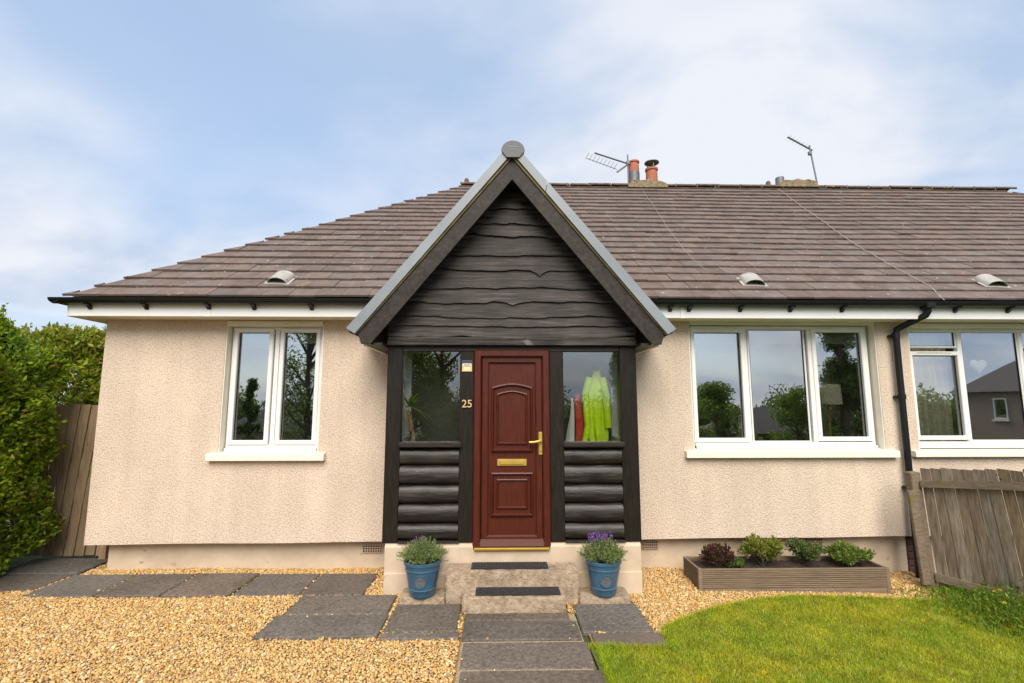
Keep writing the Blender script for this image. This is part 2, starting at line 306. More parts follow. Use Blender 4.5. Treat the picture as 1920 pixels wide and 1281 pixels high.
# ================================================================== GROUND
xs = sorted(set([-400, -150, -60, -30, -20, -14] + [i * .5 for i in range(-20, 25)] + [14, 20, 30, 60, 150, 400]))
ys = sorted(set([-400, -150, -60, -40, -30, -24] + [-20 + i for i in range(18)] + [-2 + i for i in range(18)] + [20, 40, 100, 400]))
mb = MB(); mb.v = [(x, y, gz(x) - 0.045 + back(y)) for y in ys for x in xs]; nx = len(xs)
mb.f = [(j * nx + i, j * nx + i + 1, (j + 1) * nx + i + 1, (j + 1) * nx + i) for j in range(len(ys) - 1) for i in range(nx - 1)]
tag(mb.build('ground', m_ground), kind='structure')
def sheet(poly, dz, step=0.25):
    """flat-ish sheet following the ground inside a polygon"""
    bm = bmesh.new(); vs = [bm.verts.new((x, y, 0)) for x, y in poly]; bm.faces.new(vs)
    x0, x1 = min(p[0] for p in poly), max(p[0] for p in poly)
    x = math.floor(x0) + .5
    while x < x1:
        if x > x0: bmesh.ops.bisect_plane(bm, geom=bm.verts[:] + bm.edges[:] + bm.faces[:], plane_co=(x, 0, 0), plane_no=(1, 0, 0))
        x += .5
    bmesh.ops.triangulate(bm, faces=bm.faces[:])
    for v in bm.verts: v.co.z = gz(v.co.x) + dz
    bm.verts.index_update(); b = MB(); b.v = [tuple(v.co) for v in bm.verts]; b.f = [tuple(v.index for v in f.verts) for f in bm.faces]; bm.free(); return b
LAWN = [(.73, 1.0), (.715, 3.3), (.69, 4.05), (1.33, 4.05), (1.37, 4.38), (1.62, 4.575), (2.05, 4.85), (2.5, 5.03), (2.93, 5.13), (3.5, 5.13), (4.0, 5.09), (4.4, 5.06), (4.75, 5.02), (5.2, 4.2), (6.2, 2.5), (6.8, 1.0)]
GRAV = [(-8.0, 0.6), (-0.30, 0.6), (-0.30, 4.7), (0.70, 4.7), (.735, 4.05), (1.33, 4.05), (1.37, 4.38), (1.62, 4.575), (2.05, 4.85), (2.5, 5.03), (2.93, 5.13), (3.5, 5.13), (4.0, 5.09), (4.4, 5.06), (4.75, 5.02), (4.82, 5.30), (4.80, 6.1), (-4.45, 6.1), (-4.45, 6.45), (-4.68, 6.45), (-4.68, 5.80), (-8, 5.3)]
tag(sheet(GRAV, -0.022).build('gravel_bed', m_gbed), kind='structure')
tag(sheet(LAWN, -0.006).build('lawn', m_lawn), kind='structure')
path = bpy.data.objects.new('path', None); COL.objects.link(path); WM[path.name] = Matrix(); tag(path, 'dark grey paving slabs leading to the steps and along the wall', kind='structure')
SLABS = [(-4.70, -4.01, 5.16, 5.79), (-4.00, -3.36, 5.16, 5.785), (-3.35, -2.67, 5.15, 5.785), (-2.66, -2.00, 5.15, 5.78), (-1.99, -1.36, 5.145, 5.77),
         (-1.95, -1.02, 4.69, 5.135), (-2.00, -1.00, 4.25, 4.68), (-0.985, -0.365, 4.345, 4.93), (-0.975, -0.335, 4.215, 4.335),
         (-0.325, 0.605, 4.53, 4.685), (-0.32, 0.655, 4.165, 4.52), (-0.305, 0.69, 3.745, 4.155), (-0.29, 0.715, 3.34, 3.735), (-0.28, 0.73, 2.93, 3.33), (-.28, .73, 2.52, 2.92), (-.28, .73, 2.1, 2.51),
         (.67, 1.275, 4.315, 4.895), (.735, 1.32, 4.07, 4.30), (-5.62, -4.69, 5.81, 6.36), (-5.60, -4.73, 5.33, 5.80), (-6.3, -5.63, 5.33, 5.80)]
for i, (x0, x1, y0, y1) in enumerate(SLABS):
    q = MB().cbox(x0 + .006, x1 - .006, y0 + .006, y1 - .006, -.045, 0, .009)
    th = rng.normal(0, .004); cx_, cy_ = (x0 + x1) / 2, (y0 + y1) / 2
    o = q.build('slab', m_slabb if i == 17 else m_slab, path)
    for v in o.data.vertices:
        v.co.z += gz(cx_) + (v.co.x - cx_) * rng.normal(0, .0) + (v.co.y - cy_) * th + [0, .004, .007, -.003][i % 4]
tag(MB().box(-.315, .66, 2.1, 4.685, -.05, -.009).build('joint_sand', m_sand, path))
def inpoly(x, y, poly):
    ins = np.zeros(x.shape, bool); n = len(poly)
    for i in range(n):
        (xa, ya), (xb, yb) = poly[i], poly[(i + 1) % n]
        c = ((ya > y) != (yb > y)) & (x < (xb - xa) * (y - ya) / (yb - ya + 1e-12) + xa); ins ^= c
    return ins
GZ = np.vectorize(gz)
# gravel stones
g = 0.0150
gx, gy = np.meshgrid(np.arange(-6.6, 4.9, g), np.arange(2.75, 6.4, g)); gx = gx.ravel(); gy = gy.ravel()
keep = (gx > -1.13 * gy - .1) & (gx < 1.13 * gy); gx, gy = gx[keep], gy[keep]
gx = gx + rng.uniform(-.008, .008, gx.shape); gy = gy + rng.uniform(-.008, .008, gy.shape)
keep = inpoly(gx, gy, GRAV)
rag = rng.uniform(-.012, .02, gx.shape)
for (x0, x1, y0, y1) in SLABS: keep &= ~((gx > x0 - .012 + rag) & (gx < x1 + .012 - rag) & (gy > y0 - .012 + rag) & (gy < y1 + .012 - rag))
for (x0, x1, y0, y1) in [(-1.18, 1.43, 5.18, 6), (-.54, .75, 4.92, 5.3), (-.37, .61, 4.69, 5), (-.97, -.5, 4.89, 5.3), (.72, 1.26, 4.89, 5.3), (2.05, 4.06, 5.28, 5.76), (-.33, .74, 2, 4.7)]: keep &= ~((gx > x0) & (gx < x1) & (gy > y0) & (gy < y1))
gx, gy = gx[keep], gy[keep]; n = len(gx)
t_ = (1 + 5 ** .5) / 2
ICO = unit(np.array([(-1, t_, 0), (1, t_, 0), (-1, -t_, 0), (1, -t_, 0), (0, -1, t_), (0, 1, t_), (0, -1, -t_), (0, 1, -t_), (t_, 0, -1), (t_, 0, 1), (-t_, 0, -1), (-t_, 0, 1)], float))
ICF = np.array([(0, 11, 5), (0, 5, 1), (0, 1, 7), (0, 7, 10), (0, 10, 11), (1, 5, 9), (5, 11, 4), (11, 10, 2), (10, 7, 6), (7, 1, 8), (3, 9, 4), (3, 4, 2), (3, 2, 6), (3, 6, 8), (3, 8, 9), (4, 9, 5), (2, 4, 11), (6, 2, 10), (8, 6, 7), (9, 8, 1)])
def stones(px, py, pz, rad):
    n = len(px); sc3 = np.stack([rng.uniform(.9, 1.5, n), rng.uniform(.7, 1.0, n), rng.uniform(.45, .8, n)], 1) * rad[:, None]
    V = ICO[None] * rng.uniform(.78, 1.15, (n, 12, 1)) * sc3[:, None, :]
    a = rng.uniform(0, 2 * np.pi, n); b = rng.normal(0, .45, n)
    ca, sa, cb, sb = np.cos(a), np.sin(a), np.cos(b), np.sin(b)
    x = V[..., 0] * cb[:, None] + V[..., 2] * sb[:, None]; z = -V[..., 0] * sb[:, None] + V[..., 2] * cb[:, None]; y = V[..., 1]
    V = np.stack([x * ca[:, None] - y * sa[:, None], x * sa[:, None] + y * ca[:, None], z], 2) + np.stack([px, py, pz], 1)[:, None, :]
    F = (ICF[None] + (np.arange(n) * 12)[:, None, None]).reshape(-1, 3)
    return V.reshape(-1, 3), F
rad = rng.gamma(9, .0097 / 9, n).clip(.005, .018)
pz = GZ(gx) - .012 + rng.uniform(-.004, .007, n) + .012 * np.sin(gx * 2.3) * np.sin(gy * 2.9) * 0.5
PAL = [(.60, .365, .125), (.64, .41, .16), (.54, .31, .10), (.66, .46, .205), (.71, .55, .32), (.46, .25, .085), (.60, .38, .145), (.38, .215, .085), (.59, .36, .12), (.64, .425, .17), (.58, .355, .12), (.66, .48, .24), (.42, .30, .18)]
# strays kicked onto the slabs and into the lawn edge
q = 260; sx = rng.uniform(-4.6, 1.3, q); sy = rng.uniform(3.3, 5.8, q); ok = np.zeros(q, bool)
for (x0, x1, y0, y1) in SLABS: ok |= (sx > x0 - .01) & (sx < x1 + .01) & (sy > y0 - .01) & (sy < y1 + .01) & (np.minimum(np.minimum(sx - x0, x1 - sx), np.minimum(sy - y0, y1 - sy)) < rng.gamma(1.2, .03, q))
sx, sy = sx[ok], sy[ok]; sr = rng.uniform(.005, .010, len(sx))
gx, gy, pz, rad = np.concatenate([gx, sx]), np.concatenate([gy, sy]), np.concatenate([pz, GZ(sx) + .010]), np.concatenate([rad, sr]); n = len(gx)
V, F = stones(gx, gy, pz, rad)
gme = fast_mesh('gravel', V, F, np.repeat(pick(n, PAL, .2), 12, axis=0), True)
tag(link('gravel', gme, m_gravel), 'loose golden brown gravel around the slabs', 'gravel', kind='stuff')
# grass blades
def blades(px, py, pz, h, wd, lean, cols):
    n = len(px); a = rng.uniform(0, 2 * np.pi, n); d = np.stack([np.cos(a), np.sin(a), np.zeros(n)], 1); s_ = np.stack([-np.sin(a), np.cos(a), np.zeros(n)], 1)
    a2 = rng.uniform(0, 2 * np.pi, n); s_ = np.stack([np.cos(a2), np.sin(a2), np.zeros(n)], 1)
    B = np.stack([px, py, pz], 1); up = np.array([0, 0, 1.])
    h = h[:, None]; wd = wd[:, None]; lean = lean[:, None]
    p0 = B - s_ * wd * .5; p1 = B + s_ * wd * .5; mid = B + up * h * .6 + d * h * lean * .35
    p2 = mid + s_ * wd * .4; p3 = mid - s_ * wd * .4; tip = B + up * h * (1 - .35 * lean) + d * h * lean
    V = np.stack([p0, p1, p2, p3, tip], 1).reshape(-1, 3); i = np.arange(n)[:, None] * 5
    F = np.concatenate([i + [0, 1, 2], i + [0, 2, 3], i + [3, 2, 4]], 0)
    return V, F, np.repeat(cols, 5, axis=0)
def lawn_pts(n, poly, bb):
    x = rng.uniform(bb[0], bb[1], n); y = rng.uniform(bb[2], bb[3], n); k = inpoly(x, y, poly) & (x < 1.12 * y + .2); return x[k], y[k]
LP2 = [(.755, 1.0), (.745, 3.3), (.73, 4.07)] + LAWN[3:]
x, y = lawn_pts(330000, LP2, (.7, 5.3, 2.85, 5.2)); n = len(x)
clump = np.sin(x * 9 + 3 * np.sin(y * 5)) * np.sin(y * 8 + 2 * np.sin(x * 6)) * .25 + 1
GP = [(0.399, 0.471, 0.017), (0.479, 0.516, 0.020), (0.310, 0.409, 0.017), (0.568, 0.552, 0.048), (0.435, 0.498, 0.023), (0.602, 0.534, 0.146), (0.230, 0.330, 0.014)]
V, F, c = blades(x, y, GZ(x) - .008, rng.uniform(.018, .042, n) * clump, rng.uniform(.0022, .0042, n), rng.uniform(.2, 1.0, n), pick(n, GP, .2))
# ragged longer fringe along the lawn edge, the planter and the fence
ex, ey = [], []
for (xa, ya), (xb, yb) in zip(LAWN[2:13], LAWN[3:14]):
    k = int(math.hypot(xb - xa, yb - ya) * 900); t = rng.uniform(0, 1, k); ex.append(xa + (xb - xa) * t + rng.normal(0, .015, k)); ey.append(ya + (yb - ya) * t + rng.normal(-.01, .018, k))
k = 1300; ex.append(rng.uniform(.725, .775, k)); ey.append(rng.uniform(2.7, 4.06, k))
ex = np.concatenate(ex); ey = np.concatenate(ey); k = len(ex)
e = blades(ex, ey, GZ(ex) - .01, rng.uniform(.02, .07, k), rng.uniform(.003, .005, k), rng.uniform(.3, 1.1, k), pick(k, GP[:5], .2))
k = 1500; ci = rng.integers(0, 60, k); ccx = rng.uniform(.8, 4.6, 60); ccy = rng.uniform(3.0, 5.0, 60); tx, ty = ccx[ci] + rng.normal(0, .035, k), ccy[ci] + rng.normal(0, .03, k)
ok = inpoly(tx, ty, LP2); tx, ty = tx[ok], ty[ok]; k = len(tx)
e2 = blades(tx, ty, GZ(tx) - .01, rng.uniform(.03, .075, k), rng.uniform(.003, .006, k), rng.uniform(.3, 1.2, k), pick(k, [(.24, .36, .02), (.30, .42, .03), (.50, .46, .14)], .2))
jl = [(-1.0, 4.3, -1.0, 4.66), (-.985, 4.34, -.36, 4.34), (.66, 4.31, .67, 4.88), (.70, 4.305, 1.3, 4.305), (-.345, 4.25, -.345, 4.9), (-4.0, 5.2, -4.0, 5.78), (-2.66, 5.2, -2.66, 5.75), (1.29, 4.1, 1.29, 4.85)]
jx, jy = [], []
for (xa, ya, xb, yb) in jl: t = rng.choice(rng.uniform(0, 1, 5), 26) + rng.normal(0, .03, 26); jx.append(xa + (xb - xa) * t + rng.normal(0, .005, 26)); jy.append(ya + (yb - ya) * t + rng.normal(0, .005, 26))
jx, jy = np.concatenate(jx), np.concatenate(jy); k = len(jx)
e3 = blades(jx, jy, GZ(jx) - .015, rng.uniform(.02, .05, k), rng.uniform(.003, .005, k), rng.uniform(.4, 1.2, k), pick(k, [(.16, .24, .02), (.24, .30, .04)], .2))
V, F, c = join([(V, F, c), e, e2, e3])
tag(link('grass', fast_mesh('grass', V, F, c), m_grass), 'short mown yellow green lawn grass', 'grass', kind='stuff')

# ================================================================== HOUSE
house = thing('bungalow', 'cream roughcast semi-detached bungalow with brown tiled hipped roof and black gutter', 'house', (0, W, 0))
HX0, HX1 = -4.67, 14.4
HOLES = [(-3.265, -2.12, 1.30, 2.80), (2.26, 4.553, 1.325, 2.84), (4.955, 7.55, 1.325, 2.80)]
def zb(x): return 0.300 + 0.0045 * (x - HX0) + .004 * math.sin(x * 3.1)
def wall_front():
    b = MB(); ex_ = [HX0 + i * .35 for i in range(int((8 - HX0) / .35))] + [HX1]
    X = sorted(set(round(v, 4) for v in ex_ + [h[0] for h in HOLES] + [h[1] for h in HOLES])); Zs = sorted(set([0.30, 2.855] + [h[2] for h in HOLES] + [h[3] for h in HOLES]))
    T = .28
    def inside(xm, zm): return any(h[0] < xm < h[1] and h[2] < zm < h[3] for h in HOLES)
    def pz_(x, z): return zb(x) if z == Zs[0] else z
    for i in range(len(X) - 1):
        for j in range(len(Zs) - 1):
            if inside((X[i] + X[i + 1]) / 2, (Zs[j] + Zs[j + 1]) / 2): continue
            q = [(X[i], pz_(X[i], Zs[j])), (X[i + 1], pz_(X[i + 1], Zs[j])), (X[i + 1], Zs[j + 1]), (X[i], Zs[j + 1])]
            b.add([(x, W, z) for x, z in q], [(0, 1, 2, 3)]); b.add([(x, W + T, z) for x, z in q], [(3, 2, 1, 0)])
        b.add([(X[i], W, zb(X[i])), (X[i + 1], W, zb(X[i + 1])), (X[i + 1], W + T, zb(X[i + 1])), (X[i], W + T, zb(X[i]))], [(3, 2, 1, 0)])
    for x in (HX0, HX1): b.add([(x, W, zb(x)), (x, W + T, zb(x)), (x, W + T, 2.855), (x, W, 2.855)], [(0, 1, 2, 3)])
    return b
wf = wall_front().build('wall', m_harl, house)
# painted reveals lining the window openings
for (x0, x1, z0, z1) in HOLES:
    b = MB(); b.box(x0 + .001, x0 + .012, W + .004, W + .27, z0, z1); b.box(x1 - .012, x1 - .001, W + .004, W + .27, z0, z1); b.box(x0 + .012, x1 - .012, W - .012, W + .27, z1 - .012, z1 + .04)
    b.build('reveal', m_cream, house)
MB().box(HX0, HX0 + .28, W + .281, 13.4, .30, 2.855).build('side_wall', m_harl, house)
MB().box(HX1 - .28, HX1, W + .281, 13.4, .30, 2.855).build('side_wall', m_harl, house)
MB().box(HX0, HX1, 13.4, 13.68, .30, 2.855).build('rear_wall', m_harl, house)
pl = MB(); pl.box(-4.50, 4.80, W + .15, W + .27, -.25, .36); pl.box(4.93, 14.2, W + .15, W + .27, -.3, .36); pl.box(-4.50, -4.38, W + .27, 13.3, -.25, .36)
plinth = pl.build('plinth', m_plinth, house)
# exposed brickwork at the party line
for j in range(5):
    for i in range(1):
        z0 = -.11 + j * .082
        MB().cbox(4.805, 4.925, W + .135 + .01 * (j % 2), W + .26, z0, z0 + .070, .004).build('brick', m_brick, plinth)
MB().box(4.80, 4.93, W + .165, W + .265, -.2, .34).build('mortar', m_mortar, plinth)
# air bricks
for (x0, x1, z0, z1) in [(-1.60, -1.375, .165, .245), (1.645, 1.83, .185, .272), (3.61, 3.785, .198, .285)]:
    b = MB(); b.box(x0, x1, W + .135, W + .152, z0, z1); o = b.build('air_brick', m_hole, house)
    b = MB(); nx_ = 8
    for k in range(nx_ + 1): xx = x0 + (x1 - x0) * k / nx_; b.box(xx - .004, xx + .004, W + .124, W + .134, z0, z1)
    for k in range(4): zz_ = z0 + (z1 - z0) * k / 3; b.box(x0 - .004, x1 + .004, W + .127, W + .1335, zz_ - .004, zz_ + .004)
    b.build('grille', m_grille, o)
# rooms behind the glass
for (x0, x1) in [(-4.35, -1.35), (1.45, 4.74), (4.95, 8.2)]:
    b = MB(); ya, yb, z0, z1 = W + .283, 9.6, .47, 2.85
    b.add([(x0, ya, z0), (x1, ya, z0), (x1, yb, z0), (x0, yb, z0), (x0, ya, z1), (x1, ya, z1), (x1, yb, z1), (x0, yb, z1)], [(0, 1, 2, 3), (4, 7, 6, 5), (1, 2, 6, 5), (2, 3, 7, 6), (3, 0, 4, 7)])
    b.build('room', m_room, house)
# ---- windows
def window(x0, x1, z0, z1, y, lights, sill, label=None):
    """lights: (px0, px1, pz0, pz1, opening) glass rectangles"""
    wn = node('window', house, ((x0 + x1) / 2, y, z0))
    if label: wn['label'] = label
    f = MB(); f.ring(x0, x1, z0, z1, .045, y, y + .07)
    ls = sorted(lights)
    cols_ = sorted(set((a[0], a[1]) for a in ls))
    prev = None; edges = []
    for a in ls:
        if prev and a[0] > prev[1] + .02: edges.append((prev[1], a[0]))
        if not prev or a[1] > prev[1]: prev = a
    for (a, b_) in edges: m_ = (a + b_) / 2; f.cbox(m_ - .026, m_ + .026, y + .002, y + .068, z0 + .046, z1 - .046, .005)
    f.cbox(x0 + .004, x1 - .004, y - .035, y - .001, z0 - .03, z0 + .008, .006)
    f.build('frame', m_white, wn)
    for (a, b_, c_, d_, op) in ls:
        wd = .052 if op else .022
        MB().ring(a - wd, b_ + wd, c_ - wd, d_ + wd, wd, y - .018 if op else y + .012, y + .05, .008).build('sash' if op else 'glazing_bead', m_white, wn)
        bl = MB().ring(a - .001, b_ + .001, c_ - .001, d_ + .001, .007, y + .022, y + .03, .001); bl.build('seal', m_black, wn)
        MB().box(a, b_, y + .031, y + .035, c_, d_).build('pane', GLASS, wn)
    s = MB(); sx0, sx1, sz0, sz1 = sill
    s.prism([(W - .07, sz0), (W - .07, sz1 - .006), (W - .064, sz1), (y + .02, sz1 + .022), (y + .02, sz0)], sx0, sx1, 'x'); s.build('sill', m_cream, wn)
    return wn
window(-3.24, -2.166, 1.343, 2.79, W + .10, [(-3.165, -2.798, 1.441, 2.719, 1), (-2.615, -2.237, 1.441, 2.719, 1)], (-3.36, -2.03, 1.224, 1.298))
window(2.32, 4.515, 1.366, 2.82, W + .10, [(2.362, 2.926, 1.46, 2.735, 1), (3.048, 3.722, 1.424, 2.775, 0), (3.866, 4.428, 1.472, 2.742, 1)], (2.15, 4.662, 1.245, 1.318))
t = window(4.99, 7.5, 1.37, 2.79, W + .08, [(5.015, 5.617, 2.574, 2.76, 0), (5.045, 5.602, 1.485, 2.454, 1), (5.705, 6.395, 1.434, 2.763, 0), (6.50, 7.10, 1.485, 2.454, 1), (6.48, 7.12, 2.574, 2.76, 0)], (4.85, 7.68, 1.25, 1.312))
MB().cbox(5.10, 5.52, W + .05, W + .062, 2.487, 2.50, .004).build('trickle_vent', m_white, t)
# ---- eaves
MB().cbox(-4.905, 14.63, 5.57, 5.59, 2.851, 3.01, .004).build('fascia', m_white, house)
MB().cbox(-4.925, -4.906, 5.57, 13.9, 2.851, 3.01, .004).build('fascia', m_white, house)
MB().box(-4.904, 14.6, 5.591, W - .001, 2.856, 2.866).build('soffit', m_cream, house)
MB().box(-4.904, HX0 - .001, W, 13.9, 2.856, 2.866).build('soffit', m_cream, house)
for x in (-3.36, 2.07): MB().cbox(x, x + .05, 5.564, 5.571, 2.849, 2.987, .003).build('fascia_joint', m_white, house)
def halfround(r, k=10): return [(r * math.cos(math.pi + math.pi * i / k), r * math.sin(math.pi + math.pi * i / k)) for i in range(k + 1)]
pr_ = halfround(.062); prof = [(5.515 + a, 3.045 + b) for a, b in pr_] + [(5.515 + a * .9, 3.045 + b * .9) for a, b in reversed(pr_)]
gut = MB().prism(prof, -5.03, 14.75, 'x').build('gutter', m_black, house, True)
prof2 = [(-4.985 + a, 3.045 + b) for a, b in pr_] + [(-4.985 + a * .9, 3.045 + b * .9) for a, b in reversed(pr_)]
MB().prism(prof2, 5.45, 13.9, 'y').build('gutter', m_black, house, True)
MB().prism([(5.515 + a, 3.045 + b) for a, b in halfround(.061)], -5.035, -5.03, 'x').build('gutter_end', m_black, house)
bx_ = [-4.66, -4.03, -3.33, -2.82, -2.17, -1.50, 1.95, 2.17, 2.77, 3.36, 3.97, 5.32, 5.95, 6.6, 7.2]
bm_ = MB().prism([(5.475, 2.996), (5.49, 2.972), (5.52, 2.962), (5.55, 2.94), (5.569, 2.925), (5.569, 2.962), (5.55, 2.982), (5.52, 2.996)], -.02, .02, 'x').mesh('bracket')
for x in bx_: link('bracket', bm_, m_black, gut, (x, 0, 0))
# downpipe with swan neck
dp = MB().tube([(4.96, 5.52, 3.0), (4.962, 5.525, 2.93), (4.95, 5.54, 2.895), (4.80, 5.70, 2.79), (4.755, 5.745, 2.755), (4.745, 5.755, 2.70), (4.742, 5.755, 2.2), (4.742, 5.755, -.08)], .036, 14).build('downpipe', m_black, house, True)
for z in (2.68, 1.95, .9): MB().tube([(4.743, 5.755, z - .03), (4.743, 5.755, z + .03)], .043, 14).cbox(4.69, 4.795, 5.77, W - .001, z - .015, z + .015).build('collar', m_black, dp, True)
MB().cbox(4.905, 5.015, 5.455, 5.58, 2.962, 3.04, .012).build('outlet', m_black, dp)
# ---- roof
AL = R(37.95); YE, ZE, YR = 5.50, 3.038, 9.70; ZR = ZE + (YR - YE) * math.tan(AL); GA, TW, TT = .2375, .30, .027
RX0, RX1 = -4.88, 14.6
RH = RX0 + (YR - YE) * .975; RHR = RX1 - (YR - YE) * .975
b = MB(); b.add([(RX0, YE, ZE), (RX1, YE, ZE), (RX1, 13.95, ZE), (RX0, 13.95, ZE), (RH, YR, ZR), (RHR, YR, ZR)], [(0, 1, 5, 4), (1, 2, 5), (2, 3, 4, 5), (3, 0, 4), (3, 2, 1, 0)])
roof = b.build('roof', m_deck, house)
NC = int((YR - YE) / math.cos(AL) / GA)
LT = GA + .055
tm = MB(); tm.v = []; tm.cbox(.0015, TW - .0015, 0, LT, 0, TT, .003); tile_me = tm.mesh('tile'); tile_me.materials.append(m_tile)
sd = Vector((0, math.cos(AL), math.sin(AL))); nd = Vector((0, -math.sin(AL), math.cos(AL)))
cF = Vector((math.sin(R(1.2)) * math.cos(R(7.2)), math.cos(R(1.2)) * math.cos(R(7.2)), math.sin(R(7.2)))); cR = Vector((math.cos(R(1.2)), -math.sin(R(1.2)), 0)); cU = cR.cross(cF)
def proj(p):
    d = p - Vector((0, 0, 1.87)); k = d.dot(cF); return 960 + 920 * d.dot(cR) / k, 640.5 - 920 * d.dot(cU) / k
def in_view(p):   # is this spot of roof inside the photo and not behind the porch gable
    u, v_ = proj(p)
    if not -5 < u < 1925: return False
    return not (265 + abs(u - 962) * 1.11 < v_)
rest = MB(); ntile = 0
for j in range(NC + 1):
    s0 = j * GA; sag = lambda x: -.018 * math.exp(-((x - 4.9) / 1.6) ** 2) * math.sin(math.pi * j / NC)
    hl = RX0 + s0 * math.cos(AL) * .975 - .03; hr = RX1 - s0 * math.cos(AL) * .975
    x = RX0 - .6 + (j % 2) * TW / 2 + .07
    while x < hr:
        if x + TW > hl + .03:
            jit = rng.normal(0, .0018); jz = rng.normal(0, .0018)
            base = Vector((0, YE, ZE)) + sd * (s0 + jit) + nd * (TT + .004 + jz + sag(x))
            full = x >= hl + LT * math.cos(AL) * .0 and x - hl > .30 and hr - x > TW + .3
            ctr = base + Vector((x + TW / 2, 0, 0)) + sd * GA * .5
            if full and ntile < 300 and in_view(ctr):
                link('tile', tile_me, m_tile, roof, (x, base.y, base.z), (AL - TT / GA, 0, rng.normal(0, .002))); ntile += 1
            else:
                M4 = Matrix.Translation((0, base.y, base.z)) @ Matrix.Rotation(AL - TT / GA, 4, 'X')
                def hx(y_): return hl + y_ * math.cos(AL) * .975
                def hxr(y_): return hr - y_ * math.cos(AL) * .975
                poly = [(max(x + .0015, hx(0)), 0), (min(x + TW - .0015, hxr(0)), 0), (min(x + TW - .0015, hxr(LT)), LT), (max(x + .0015, hx(LT)), LT)]
                if poly[1][0] > poly[0][0] + .01:
                    if poly[2][0] <= poly[3][0] + .002: poly[2] = poly[3] = ((poly[1][0]), min(LT, max(.02, (poly[1][0] - hl) / (math.cos(AL) * .975)))); poly = poly[:3]
                    k = len(poly)
                    vs_ = [M4 @ Vector((a, b_, 0)) for a, b_ in poly] + [M4 @ Vector((a, b_, TT)) for a, b_ in poly]
                    rest.add(vs_, [tuple(range(k)), tuple(range(2 * k - 1, k - 1, -1))] + [(i, i + k, (i + 1) % k + k, (i + 1) % k) for i in range(k)])
        x += TW
# hipped left slope
for j in range(NC + 1):
    s0 = j * GA; run = s0 * math.cos(AL)
    y = YE + run; y1 = 13.95 - run; xx0 = RX0 + run * .975; AL2 = math.atan(math.tan(AL) / .975)
    while y < y1 - .5:
        M4 = Matrix.Translation((xx0 - (TT) * math.sin(AL2), 0, ZE + run * math.tan(AL) + TT * math.cos(AL2))) @ Matrix.Rotation(-(AL2 - TT / GA), 4, 'Y')
        rest.box(.03, LT, max(y, YE + run + .22), min(y + TW - .003, y1 - .2), -.02, TT - .02, M4)
        y += TW
tag(rest.build('tiles', m_tile2, roof), 'upper courses of brown concrete roof tiles', kind='stuff')
# ridge tiles
rp = [(.115 * math.cos(math.pi * i / 8), .06 * math.sin(math.pi * i / 8) ** .8 if 0 < i < 8 else 0) for i in range(9)]
rprof = [(YR + a, ZR + .035 + b) for a, b in rp] + [(YR + a * .85, ZR + .022 + b) for a, b in reversed(rp)]
rme = MB().prism([(a, b) for a, b in rprof], 0, .435, 'x').mesh('ridge_tile')
x = RH - .12
while x < RHR:
    link('ridge_tile', rme, m_ridge, roof, (x, 0, rng.normal(0, .004)), (0, rng.normal(0, .006), 0))
    x += .45
b = MB(); x = RH - .12 + .435
while x < RHR: b.cbox(x, x + .015, YR - .12, YR + .1, ZR + .0, ZR + .075, .004); x += .45
b.build('mortar_joints', m_mortar, roof)
for i, (px_, py_, s_) in enumerate([(-2.66, 5.77, 1), (3.06, 5.78, 1), (6.05, 5.78, 1.05)]):
    # curved cowl vents
    s0 = (py_ - YE) / math.cos(AL); org = Vector((px_, YE, ZE)) + sd * s0 + nd * .055
    M4 = Matrix.Translation(org) @ Matrix.Rotation(AL - .02, 4, 'X') @ Matrix.Rotation(R(-5), 4, 'Z')
    hw = .118; top = [(hw * math.cos(math.pi * k / 10), .072 * math.sin(math.pi * k / 10) ** .9 if 0 < k < 10 else 0) for k in range(11)]
    v = MB(); vs_ = [M4 @ Vector((a, -.02, b_)) for a, b_ in top] + [M4 @ Vector((a, .21, b_ * 1.0)) for a, b_ in top] + [M4 @ Vector((a * .93, -.02, b_ * .9)) for a, b_ in top] + [M4 @ Vector((a * .9, .18, b_ * .8)) for a, b_ in top]
    fs_ = []
    for k in range(10): fs_ += [(k, k + 1, 12 + k, 11 + k), (22 + k, 33 + k, 34 + k, 23 + k), (k, 22 + k, 23 + k, k + 1)]
    fs_.append(tuple(range(11, 22)))
    v.add(vs_, fs_); o = v.build('roof_vent', m_vent, roof, True)
    MB().box(-.15, .15, -.04, .22, -.012, -.002, M4).build('flashing', m_vent, o)
# lichen-streaked cables lying on the slope
def on_roof(x, y, up=.06): s0 = (y - YE) / math.cos(AL); return Vector((x, YE, ZE)) + sd * s0 + nd * up
def cable(pts, r): MB().tube(pts, r, 6).build('cable', m_vent, roof)
def smooth_cable(pts, r):
    P_ = [Vector((a, b, 0)) for a, b in pts]; q = []
    for k in range(len(P_) - 1):
        for t_k in range(6): q.append(P_[k].lerp(P_[k + 1], t_k / 6))
    q.append(P_[-1]); cable([on_roof(v.x + rng.normal(0, .008), v.y, .055) for v in q], r)
smooth_cable([(5.715, 9.6), (5.51, 8.58), (5.23, 7.02), (5.185, 6.25), (5.21, 5.76), (5.11, 5.54), (5.09, 5.46)], .0045)
smooth_cable([(2.86, 9.6), (2.67, 7.85), (2.57, 6.7), (2.62, 6.14)], .0028)
